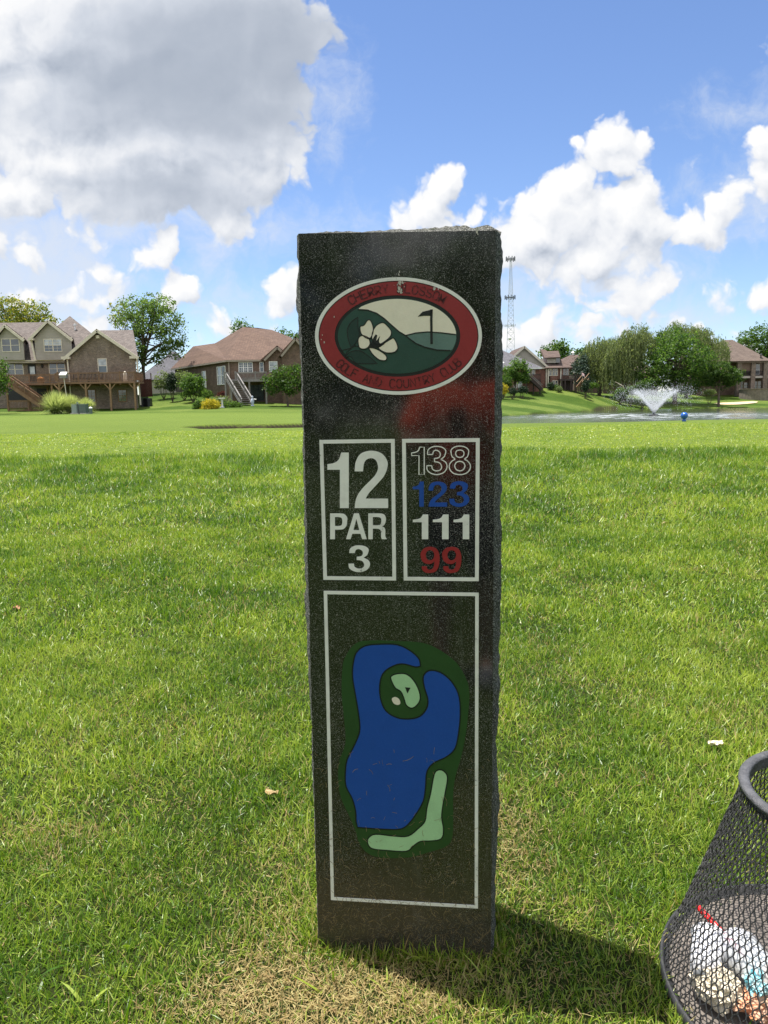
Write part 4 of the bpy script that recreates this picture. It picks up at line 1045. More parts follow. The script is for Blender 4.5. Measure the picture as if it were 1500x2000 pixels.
# ------------------------------------------------------------------ fountain
def build_fountain():
    c = at(1277, 811.5, 82.0); c.z = WATER_Z
    root = thing('pond_fountain', c, 'white v shaped spray fountain rising from the grey pond', 'fountain')
    k = 82.0/FPX
    m, w = mat_new('spray_water')
    bs = w.node('ShaderNodeBsdfPrincipled', {'Base Color': (0.80, 0.82, 0.85), 'Roughness': 0.35, 'IOR': 1.33})
    tr = w.node('ShaderNodeBsdfTranslucent', {'Color': (0.85, 0.87, 0.9)})
    tp = w.node('ShaderNodeBsdfTransparent')
    mx = w.node('ShaderNodeMixShader', {0: 0.5, 1: bs.outputs[0], 2: tr.outputs[0]})
    mx2 = w.node('ShaderNodeMixShader', {0: 0.12, 1: mx.outputs[0], 2: tp.outputs[0]})
    w.node('ShaderNodeOutputMaterial', {'Surface': mx2.outputs[0]})
    def drops(n, fn, r0, r1):
        """many small water drops as little octahedra."""
        P = np.array([fn() for _ in range(n)]); r = rng.uniform(r0, r1, n)
        O = np.array([(1,0,0),(-1,0,0),(0,1,0),(0,-1,0),(0,0,1.7),(0,0,-1.7)], float)
        V = (P[:,None,:] + O[None]*r[:,None,None]).reshape(-1, 3)
        F = np.array([(0,2,4),(2,1,4),(1,3,4),(3,0,4),(2,0,5),(1,2,5),(3,1,5),(0,3,5)])
        T = (np.arange(n)[:,None,None]*6 + F[None]).reshape(-1, 3)
        return V, T
    V0 = 8.7; g = 9.8
    def jet(t_max, spread, vs):
        el = math.radians(rng.normal(58, spread)); az = rng.uniform(0, 2*PI); v = V0*rng.uniform(*vs)
        t = t_max*rng.uniform(0, 1)**1.0
        r = v*math.cos(el)*t; z = v*math.sin(el)*t-0.5*g*t*t
        j = rng.normal(0, 0.05+0.10*t, 3)
        return c.x+r*math.cos(az)+j[0], c.y+r*math.sin(az)+j[1], max(WATER_Z, WATER_Z+0.25+z+j[2])
    V, T = drops(9000, lambda: jet(0.52, 1.5, (0.94, 1.02)), 0.008, 0.022)
    link_mesh('rising_jets', fast_mesh('rising_jets', V, None, T), m, root)
    V, T = drops(8000, lambda: jet(1.05, 6.0, (0.76, 1.03)), 0.006, 0.019)
    link_mesh('falling_spray', fast_mesh('falling_spray', V, None, T), m, root)
    MB().lathe(c+Vector((0, 0, -0.1)), [(0.0, 0.0), (0.55, 0.0), (0.6, 0.12), (0.4, 0.22), (0.12, 0.26), (0.1, 0.36), (0.0, 0.36)], 24).build('float_housing', plain('dark_float', (0.05, 0.05, 0.055), 0.5), root, smooth=True)
build_fountain()

# ------------------------------------------------------------------ houses
HM = dict(
    tan_brick=brick('tan_brick', (0.215, 0.160, 0.120), (0.100, 0.076, 0.062), (0.30, 0.265, 0.23)),
    brown_brick=brick('brown_brick', (0.17, 0.105, 0.078), (0.125, 0.08, 0.06), (0.20, 0.16, 0.13)),
    red_brick=brick('red_brick', (0.22, 0.085, 0.062), (0.15, 0.058, 0.045), (0.25, 0.18, 0.15)),
    taupe=siding('taupe_siding', (0.37, 0.34, 0.31)), cream_siding=siding('cream_siding', (0.42, 0.39, 0.34)), pale_siding=siding('pale_siding', (0.50, 0.48, 0.46)),
    roof_tan=shingle('tan_shingle', (0.178, 0.155, 0.142), (0.120, 0.105, 0.098)), roof_red=shingle('rust_shingle', (0.150, 0.100, 0.076), (0.110, 0.074, 0.058)),
    roof_grey=shingle('grey_shingle', (0.135, 0.135, 0.15), (0.105, 0.105, 0.118)), roof_brown=shingle('brown_shingle', (0.135, 0.098, 0.084), (0.10, 0.075, 0.064)), roof_dark=shingle('umber_shingle', (0.155, 0.12, 0.10), (0.11, 0.088, 0.076)),
    soffit=plain('tan_gutter', (0.30, 0.25, 0.20), 0.6, 0.15, 3), trim=plain('cream_trim', (0.62, 0.56, 0.46), 0.6, 0.12, 2), white=plain('white_trim', (0.72, 0.72, 0.70), 0.55, 0.1, 3), glass=window_glass('window_glass'), blind=window_glass('blind_glass', (0.26, 0.28, 0.30), 0.2),
    deck=plain('brown_stained_deck', (0.22, 0.128, 0.078), 0.75, 0.3, 2.5), post=plain('stained_post', (0.25, 0.155, 0.085), 0.8, 0.25, 3), grey_deck=plain('weathered_grey_deck', (0.25, 0.235, 0.225), 0.8, 0.25, 3),
    black=plain('dark_furniture', (0.02, 0.02, 0.022), 0.6, 0.3, 5), dark_deck=plain('dark_brown_deck', (0.045, 0.030, 0.028), 0.7, 0.3, 3), fence=plain('red_brown_fence', (0.10, 0.035, 0.028), 0.8, 0.3, 3),
    stone=plain('retaining_stone', (0.20, 0.17, 0.14), 0.9, 0.4, 2.5, bump=0.6), metal=plain('pale_green_metal', (0.26, 0.31, 0.29), 0.5, 0.15, 4), darkmetal=plain('dark_metal', (0.05, 0.055, 0.06), 0.5, 0.2, 4), steel=plain('galvanised_steel', (0.52, 0.54, 0.58), 0.45, 0.2, 0.6, metal=0.4),
    concrete=plain('concrete', (0.42, 0.39, 0.35), 0.9, 0.15, 2))

class ZF:
    """photo crop -> world metres: X from a crop column, Z from a crop row, at a chosen distance (levels taken at one reference column)."""
    def __init__(s, ox, oy, sc, ref): s.ox, s.oy, s.sc, s.ref = ox, oy, sc, ref
    def X(s, zx, Y): return xx(s.ox + zx/s.sc, Y)
    def Z(s, zy, Y): return zz(s.ref, s.oy + zy/s.sc, Y)
    def p(s, zx, zy, Y): return Vector((s.X(zx, Y), Y, s.Z(zy, Y)))
    def poly(s, pts, Y): return [(s.X(a, Y), s.Z(b, Y)) for a, b in pts]

def window(z, par, x0, x1, y0, y1, Y, n=2, glass='glass', trim='trim', mull=False, blind=0.0):
    X0, X1, Z1, Z0 = z.X(x0, Y), z.X(x1, Y), z.Z(y0, Y), z.Z(y1, Y); t = 0.09
    mb = MB()
    mb.box(X0-t, X0, Y-0.06, Y+0.02, Z0-t, Z1+t).box(X1, X1+t, Y-0.06, Y+0.02, Z0-t, Z1+t).box(X0, X1, Y-0.058, Y+0.02, Z1, Z1+t).box(X0, X1, Y-0.062, Y+0.02, Z0-t, Z0)
    for k in range(1, n): xm = X0+(X1-X0)*k/n; mb.box(xm-0.06, xm+0.06, Y-0.057, Y+0.02, Z0, Z1)
    zm = (Z0+Z1)/2; mb.box(X0, X1, Y-0.05, Y+0.018, zm-0.03, zm+0.03)
    if mull:
        for k in range(1, n*2):
            if k % 2: xm = X0+(X1-X0)*k/(n*2); mb.box(xm-0.015, xm+0.015, Y-0.045, Y+0.016, Z0, Z1)
        for q in (0.25, 0.75): zq = Z0+(Z1-Z0)*q; mb.box(X0, X1, Y-0.044, Y+0.015, zq-0.015, zq+0.015)
    w = mb.build('window', HM[trim], par)
    MB().box(X0, X1, Y-0.03, Y+0.012, Z0, Z1).build('pane', HM[glass], w)
    if blind:
        MB().box(X0+.02, X1-.02, Y-0.036, Y-0.031, Z1-(Z1-Z0)*blind, Z1-.01).build('blind', HM['blind'], w)
    return w

def railing(a, b, h, mat, par, sp=0.16, name='railing'):
    """balustrade from a to b (floor points): rails and balusters in one mesh."""
    a, b = Vector(a), Vector(b); mb = MB(); u = Vector((0, 0, 1)); L = (b-a).length
    mb.bar(a+u*h, b+u*h, 0.14, 0.05); mb.bar(a+u*(h-0.09), b+u*(h-0.09), 0.04, 0.09); mb.bar(a+u*0.12, b+u*0.12, 0.04, 0.09)
    n = max(2, int(L/sp))
    for k in range(n+1):
        p = a.lerp(b, k/n); mb.bar(p+u*0.13, p+u*(h-0.1), 0.045)
    for k in range(int(L/2.4)+1):
        p = a.lerp(b, min(1, k*2.4/L)); mb.bar(p, p+u*(h+0.12), 0.11)
    return mb.build(name, mat, par)

def gable_roof(mb, xl, xr, xp, ze_l, ze_r, zp, y0, y1, t=0.18):
    mb.slab([(xl, y0, ze_l), (xp, y0, zp), (xp, y1, zp), (xl, y1, ze_l)], t); mb.slab([(xp, y0, zp), (xr, y0, ze_r), (xr, y1, ze_r), (xp, y1, zp)], t)
def rake(mb, pts, Y, w=0.3, t=0.08):
    for (a, b) in zip(pts, pts[1:]): mb.bar((a[0], Y, a[1]-w/2), (b[0], Y, b[1]-w/2), t, w)

def house_tan():
    z = ZF(0, 560, 4.6875, 130); YG, YW = 90.0, 94.0
    b = gz(z.X(700, YG), YG)
    r = thing('brick_house', (z.X(650, YG), YG, b), 'large tan brick house with two taupe dormers and a long brown raised deck', 'house', 'houses around the golf course')
    lo = b-1.2
    # wing with the brick gable
    SH = -0.33
    P = z.poly([(660, 650), (930, 410), (1264, 650)], YG); xl, xr = P[0][0], P[2][0]
    MB().prism([(xl, lo), (xr, lo), P[2], P[1], P[0]], YG, YG+12).shear(YG, SH).build('wall', HM['tan_brick'], r, 'tan brick gable wing')
    x0 = z.X(-180, YW)
    w2 = MB().box(x0, xl-0.01, YW, YW+11, lo, z.Z(682, YW)).build('wall', HM['tan_brick'], r, 'tan brick rear wall behind the deck')
    # roofs
    mb = MB(); e = z.poly([(604, 655), (930, 392), (1290, 655)], YG)
    gable_roof(mb, e[0][0], e[2][0], e[1][0], e[0][1], e[2][1], e[1][1], YG-0.45, YG+9); mb.shear(YG, SH)
    mb.slab([z.p(925, 404, 98), z.p(1257, 404, 98), z.p(1287, 648, 90.6), z.p(1010, 648, 90.6)], 0.2)
    mb.slab([z.p(1257, 404, 98), z.p(925, 404, 98), z.p(925, 640, 105), z.p(1287, 640, 105)], 0.2)
    pk = z.p(697, 268, 103.5)
    mb.slab([pk, z.p(1180, 690, 93.4), z.p(120, 690, 93.4)], 0.2)
    mb.slab([pk, z.p(1180, 690, 93.4), z.p(1150, 690, 112)], 0.2); mb.slab([pk, z.p(120, 690, 93.4), z.p(200, 690, 112)], 0.2)
    mb.slab([z.p(-200, 322, 101.5), z.p(560, 322, 101.5), z.p(660, 680, 93.2), z.p(-200, 680, 93.2)], 0.2)
    mb.slab([z.p(-200, 322, 101.5), z.p(560, 322, 101.5), z.p(560, 680, 110), z.p(-200, 680, 110)], 0.2)
    rf = mb.build('roof', HM['roof_tan'], r)
    v = z.p(735, 372, 100.2); MB().lathe(v+Vector((0,0,-0.6)), [(0.09, 0), (0.09, 0.75), (0.2, 0.8), (0.2, 1.0), (0.0, 1.05)], 10).build('roof_vent', HM['white'], rf)
    # trim: rakes, fascia, gutters
    mb = MB(); rake(mb, z.poly([(606, 652), (930, 391), (1290, 652)], YG-0.5), YG-0.5, 0.34)
    mb.box(z.X(604, YG), z.X(680, YG), YG-0.52, YG-0.02, z.Z(665, YG), z.Z(641, YG)); mb.box(z.X(1222, YG), z.X(1296, YG), YG-0.52, YG-0.02, z.Z(668, YG), z.Z(646, YG))
    mb.box(x0, z.X(640, YW), YW-0.75, YW-0.6, z.Z(693, YW), z.Z(672, YW))
    for zx, a, q in ((645, 668, 1095), (1276, 668, 1092)):
        mb.bar(z.p(zx, a, YG-0.14), z.p(zx+9, q, YG-0.14), 0.14)
    mb.bar(z.p(330, 478, 92.9), z.p(356, 672, 92.9), 0.2)
    mb.build('trim', HM['trim'], r)
    # dormers
    for (xa, xb, xp, el, er, pk_, zb, win, lab) in ((28, 256, 118, 464, 468, 350, 664, (66, 218, 474, 584), 'narrow dormer'), (360, 692, 506, 468, 472, 314, 668, (448, 600, 482, 588), 'wide dormer')):
        Y = 92.9
        q = z.poly([(xa, zb), (xb, zb), (xb, er), (xp, pk_+4), (xa, el)], Y)
        d = MB().prism(q, Y, Y+8).shear(Y, -0.4).build('dormer', HM['taupe'], r, lab)
        o = 42
        s = (pk_-el)/(xp-xa); mb = MB()
        E_ = z.poly([(xa-o, el+14), (xp, pk_-10), (xb+26, er+14)], Y)
        gable_roof(mb, E_[0][0], E_[2][0], E_[1][0], E_[0][1]+.05, E_[2][1]+.05, E_[1][1], Y-0.45, Y+8.5, 0.14); mb.shear(Y, -0.4); mb.build('roof', HM['roof_tan'], d)
        mb = MB(); rake(mb, [E_[0], E_[1], E_[2]], Y-0.5, 0.3)
        for a, c in ((xa-o+2, xa+6), (xb-6, xb+24)): mb.box(z.X(a, Y), z.X(c, Y), Y-0.5, Y-0.02, z.Z(er+16, Y), z.Z(er-6, Y))
        mb.build('rake_board', HM['trim'], d)
        window(z, d, *win[:2], *win[2:], Y, 2, 'glass', 'trim', mull=xa > 300, blind=0.5 if xa > 300 else 0.0)
    # windows and doors
    window(z, r, 90, 234, 700, 800, YW, 2); window(z, r, 478, 616, 700, 800, YW, 2); window(z, r, 925, 996, 668, 786, YG, 1, blind=0.55)
    window(z, r, 812, 874, 950, 1058, YG, 1, trim='post', mull=True); window(z, r, 1090, 1158, 955, 1055, YG, 1, trim='post', mull=True)
    d = MB().box(z.X(280, YW), z.X(352, YW), YW-0.05, YW+0.02, z.Z(872, YW), z.Z(700, YW)).build('door', HM['black'], r)
    MB().box(z.X(298, YW), z.X(342, YW), YW-0.08, YW-0.051, z.Z(800, YW), z.Z(728, YW)).build('pane', HM['blind'], d)
    MB().lathe(z.p(410, 742, YW-0.15), [(0, 0), (0.1, 0.05), (0.16, 0.4), (0.06, 0.5), (0.0, 0.62)], 8).build('wall_lantern', HM['black'], r)
    MB().lathe(Vector((z.X(937, YG), YG-0.0, z.Z(478, YG))), [(0.0, 0), (0.28, 0.0), (0.28, 0.36), (0.0, 0.36)], 8).build('gable_vent', HM['trim'], r)
    MB().box(z.X(85, YW), z.X(262, YW), YW-0.05, YW+0.02, z.Z(1040, YW), z.Z(925, YW)).build('patio_door', HM['black'], r); MB().box(z.X(345, YW), z.X(440, YW), YW-0.05, YW+0.02, z.Z(1060, YW), z.Z(930, YW)).build('patio_door', HM['black'], r)
    # deck on posts
    YD = 86.6; fz = z.Z(872, YD); t = fz-z.Z(890, YD)
    mb = MB(); mb.box(z.X(535, YD), z.X(1244, YD), YD, YG-0.01, fz-t, fz); mb.box(z.X(105, 89), z.X(535, YD)-0.01, 88.6, YW-0.01, fz-t-0.03, fz-0.03)
    for k in range(8): xk = z.X(560, YD)+k*1.15; mb.box(xk, xk+0.05, YD+0.05, YG-0.05, fz-t-0.2, fz-t-0.002)
    dk = mb.build('deck', HM['deck'], r)
    h = z.Z(788, YD)-fz
    railing((z.X(540, YD), YD+0.08, fz), (z.X(1240, YD), YD+0.08, fz), h, HM['deck'], dk); railing((z.X(1240, YD), YD+0.1, fz), (z.X(1240, YD), YG-0.1, fz), h, HM['deck'], dk)
    railing((z.X(112, 89), 88.7, fz), (z.X(525, 89), 88.7, fz), h*0.95, HM['deck'], dk); railing((z.X(540, YD), YD+0.1, fz), (z.X(532, 89), 88.6, fz), h, HM['deck'], dk)
    for zx, Y in ((548, YD), (790, YD), (1013, YD), (1236, YD), (480, 88.7), (440, 91), (66, 88.8), (268, 88.7)):
        p = z.p(zx, 890, Y); g = gz(p.x, Y); mb = MB(); mb.bar((p.x, Y+0.12, g-0.3), (p.x, Y+0.12, fz-t), 0.19)
        for s_ in (-1, 1):
            if 500 < zx: mb.bar((p.x, Y+0.12, fz-t-0.75), (p.x+s_*0.62, Y+0.12, fz-t-0.05), 0.1)
        mb.build('deck_post', HM['post'], dk)
    # stair down to the left corner of the lawn, with its rail, and the low balustrade of the patio
    A, B = z.p(122, 885, 88.4), z.p(402, 1090, 88.4); mb = MB()
    for dy in (0, -1.1): mb.bar(A+Vector((0, dy, -0.05)), B+Vector((0, dy, -0.05)), 0.06, 0.32)
    for k in range(13): q = A.lerp(B, (k+.5)/13); mb.box(q.x-0.16, q.x+0.16, q.y-1.1, q.y, q.z+0.02, q.z+0.07)
    st = mb.build('deck_stair', HM['deck'], dk)
    rl = railing(A+Vector((0, -1.1, 0.05)), B+Vector((0, -1.1, 0.05)), 0.95, HM['deck'], dk, name='stair_rail'); railing(A+Vector((0, 0, 0.05)), B+Vector((0, 0, 0.05)), 0.95, HM['deck'], dk, name='stair_rail')
    Ypt = 87.6; g = gz(z.X(240, Ypt), Ypt); railing((z.X(70, Ypt), Ypt, g), (z.X(385, Ypt), Ypt, g), z.Z(1035, Ypt)-g, HM['deck'], r, name='patio_rail')
    # things standing on the deck and lawn
    def chair(zx, Y, lab, s=1.0):
        q = z.p(zx, 872, Y); q.z = fz+0.005; c = thing('deck_chair', q, lab, 'chair', 'dark chairs on the brown deck'); a = 0.3*s
        MB().box(q.x-a, q.x+a, Y-a, Y+a, q.z+0.40, q.z+0.47).build('seat', HM['black'], c)
        mb = MB(); mb.bar((q.x-a, Y+a, q.z+0.47), (q.x-a, Y+a+.14, q.z+1.05), 0.05); mb.bar((q.x+a, Y+a, q.z+0.47), (q.x+a, Y+a+.14, q.z+1.05), 0.05); mb.bar((q.x-a, Y+a+.14, q.z+1.03), (q.x+a, Y+a+.14, q.z+1.03), 0.06, 0.12)
        for k in range(5): xq = q.x-a+2*a*(k+.5)/5; mb.bar((xq, Y+a, q.z+0.47), (xq, Y+a+.13, q.z+1.0), 0.05, 0.03)
        mb.build('backrest', HM['black'], c)
        for i in (-1, 1):
            for j in (-1, 1): MB().bar((q.x+i*a*.9, Y+j*a*.9, q.z), (q.x+i*a*.9, Y+j*a*.9, q.z+0.40), 0.05).build('leg', HM['black'], c)
    chair(700, 88.0, 'dark deck chair nearest the downspout of the brick gable'); chair(860, 88.2, 'second dark deck chair, under the gable window of the tan house'); chair(925, 88.4, 'third dark deck chair, farthest from the downspout on the brown deck')
    q = z.p(775, 872, 88.5); q.z = fz+0.005; c = thing('deck_bench', q, 'long dark slatted bench on the brown deck between two dark chairs', 'bench')
    MB().box(q.x-0.7, q.x+0.7, 88.3, 88.8, q.z+0.4, q.z+0.46).build('seat', HM['black'], c); mb = MB()
    for k in range(12): xq = q.x-0.68+1.36*k/11; mb.bar((xq, 88.78, q.z+0.46), (xq, 88.9, q.z+0.95), 0.04)
    mb.bar((q.x-0.7, 88.9, q.z+0.95), (q.x+0.7, 88.9, q.z+0.95), 0.06); mb.build('backrest', HM['black'], c)
    for i in (-1, 1): MB().box(q.x+i*0.62-0.03, q.x+i*0.62+0.03, 88.32, 88.78, q.z, q.z+0.4).build('leg', HM['black'], c)
    q = z.p(1160, 868, 88.3); q.z = fz+0.004
    o = MB().lathe(q, [(0.0, 0), (0.22, 0.0), (0.26, 0.1), (0.2, 0.5), (0.27, 0.7), (0.22, 1.0), (0.12, 1.15), (0.0, 1.22)], 14, wob=lambda a, z_: 0.06*math.sin(5*a+z_*6)).build('covered_grill', HM['trim'], None, smooth=True); tag(o, 'pale covered grill standing near the end of the brown deck', 'grill')
    q = z.p(388, 868, 89.5); q.z = fz-0.025
    c = thing('planter_box', q, 'brown wooden planter box on the deck in front of the dark door', 'planter'); MB().hexa([(q.x-.3,89.3,q.z),(q.x+.3,89.3,q.z),(q.x+.3,89.7,q.z),(q.x-.3,89.7,q.z)], [(q.x-.36,89.25,q.z+.5),(q.x+.36,89.25,q.z+.5),(q.x+.36,89.75,q.z+.5),(q.x-.36,89.75,q.z+.5)]).build('box', HM['post'], c)
    MB().lathe((q.x, 89.5, q.z+.48), [(0.3, 0.0), (0.33, 0.1), (0.2, 0.25), (0.0, 0.3)], 12, wob=lambda a, z_: 0.25*math.sin(7*a)).build('flowers', plain('orange_flowers', (0.5, 0.12, 0.03), 0.8, 0.5, 20, dark=(0.06, 0.13, 0.03)), c)
    Yp = 85.4; p = z.p(622, 1090, Yp); g = gz(p.x, Yp)
    c = thing('martin_house', (p.x, Yp, g), 'white topped birdhouse on a tall thin pole in front of the brown deck', 'birdhouse')
    tp = z.p(600, 838, Yp); MB().tube([(p.x, Yp, g-0.2), tuple(tp)], 0.05, 8).build('pole', HM['trim'], c)
    x, zt = tp.x, tp.z
    MB().box(x-0.38, x+0.38, Yp-0.28, Yp+0.28, zt, zt+0.34).build('nest_box', plain('weathered_grey_box', (0.24, 0.23, 0.22), 0.7), c)
    mb = MB(); mb.slab([(x-0.42, Yp-0.34, zt+0.36), (x+0.40, Yp-0.34, zt+0.36), (x+0.44, Yp, zt+0.72), (x-0.30, Yp, zt+0.72)], 0.04); mb.slab([(x-0.30, Yp, zt+0.72), (x+0.44, Yp, zt+0.72), (x+0.40, Yp+0.34, zt+0.36), (x-0.42, Yp+0.34, zt+0.36)], 0.04); mb.build('roof', HM['white'], c)
    # board fence, air conditioner at the shaded end of the house
    Yf = 96.0; a, q = z.p(1286, 945, Yf), z.p(1392, 945, Yf); c = thing('board_fence', (a.x, Yf, a.z), 'short dark red board fence at the right end of the tan house', 'fence'); mb = MB()
    n = 16
    for k in range(n): x0_ = a.x+(q.x-a.x)*k/n; mb.box(x0_, x0_+(q.x-a.x)/n-0.015, Yf-0.02, Yf+0.02, a.z-1.0, z.Z(856, Yf)+0.02*((k*7) % 3))
    mb.build('boards', HM['fence'], c); MB().bar((q.x, Yf+.1, a.z-1), (q.x, Yf+.1, z.Z(800, Yf)), 0.1).build('post', HM['fence'], c)
    for zx, lab in ((1326, 'dark air conditioner against the brick wall end of the tan house'), (1352, 'dark air conditioner standing farther from the tan house wall')):
        Ya = 91.5; p = z.p(zx, 1085, Ya); g = gz(p.x, Ya); c = thing('air_conditioner', (p.x, Ya, g), lab, 'air conditioner', 'air conditioners beside the tan house'); s_ = 0.42
        MB().box(p.x-s_, p.x+s_, Ya-s_, Ya+s_, g-0.05, g+0.95).build('cabinet', HM['darkmetal'], c); mb = MB()
        for k in range(9): mb.box(p.x-s_-0.012, p.x+s_+0.012, Ya-s_-0.012, Ya+s_+0.012, g+0.08+k*0.09, g+0.11+k*0.09)
        mb.build('louvres', HM['black'], c); MB().lathe((p.x, Ya, g+0.95), [(0.0, 0.03), (0.36, 0.03), (0.38, 0.0)], 16).build('fan_guard', HM['black'], c)
house_tan()

def utility():
    z = ZF(0, 560, 4.6875, 150); Y = 76.0
    p = z.p(710, 1222, Y); g = gz(p.x, Y)
    c = thing('utility_cabinet', (p.x, Y, g), 'low pale green utility cabinet on a concrete pad beside the grass clump', 'utility box')
    x0, xm, x1 = z.X(648, Y), z.X(694, Y), z.X(776, Y); h = 0.95
    MB().box(x0-.1, x1+.1, Y-.15, Y+1.0, g-.1, g+.1).build('pad', HM['concrete'], c); MB().box(x0, xm-.006, Y, Y+.8, g+.1, g+h).build('cabinet', HM['metal'], c, 'pale side of the cabinet')
    MB().box(xm, x1, Y, Y+.8, g+.1, g+h+.02).build('door', plain('dull_green_metal', (0.10, 0.135, 0.125), 0.5), c); MB().box(x0-.03, x1+.03, Y-.03, Y+.83, g+h+.025, g+h+.08).build('lid', HM['metal'], c)
    Y2 = 77.6; a, b = z.p(712, 1150, Y2), z.p(770, 1090, Y2); g2 = gz(a.x, Y2); c = thing('tall_utility_cabinet', ((a.x+b.x)/2, Y2, g2), 'tall grey green utility cabinet behind the low one', 'utility box')
    MB().box(a.x, b.x, Y2, Y2+.5, g2-.05, b.z).build('cabinet', HM['metal'], c); MB().box(a.x+.06, b.x-.06, Y2-.025, Y2-.002, g2+.25, b.z-.12).build('door', plain('grey_panel', (0.22, 0.27, 0.28), 0.45), c); MB().box(a.x-.03, b.x+.03, Y2-.04, Y2+.54, b.z, b.z+.05).build('lid', HM['metal'], c)
    q = z.p(716, 1232, 74.5); g3 = gz(q.x, 74.5); c = thing('marker_stake', (q.x, 74.5, g3), 'thin dark stake in front of the utility cabinets', 'stake'); MB().bar((q.x, 74.5, g3-.2), (z.X(706, 74.5), 74.5, z.Z(1060, 74.5)), 0.09).build('stake', HM['darkmetal'], c); 
    MB().box(z.X(706, 74.5)-.07, z.X(706, 74.5)+.07, 74.44, 74.56, z.Z(1075, 74.5), z.Z(1056, 74.5)).build('cap', HM['metal'], c)
    q = z.p(824, 1225, 75.0); g4 = gz(q.x, 75); c = thing('pedestal_bollard', (q.x, 75, g4), 'short grey green bollard with a white cap right of the utility cabinets', 'bollard'); MB().lathe((q.x, 75, g4), [(0.15, 0), (0.15, 0.5), (0.13, 0.52), (0.0, 0.52)], 14).build('post', plain('bollard_green', (0.12, 0.16, 0.14), .5), c, smooth=False)
    MB().lathe((q.x, 75, g4+.525), [(0.18, 0.0), (0.18, 0.07), (0.1, 0.17), (0.0, 0.19)], 14).build('cap', HM['white'], c)
utility()

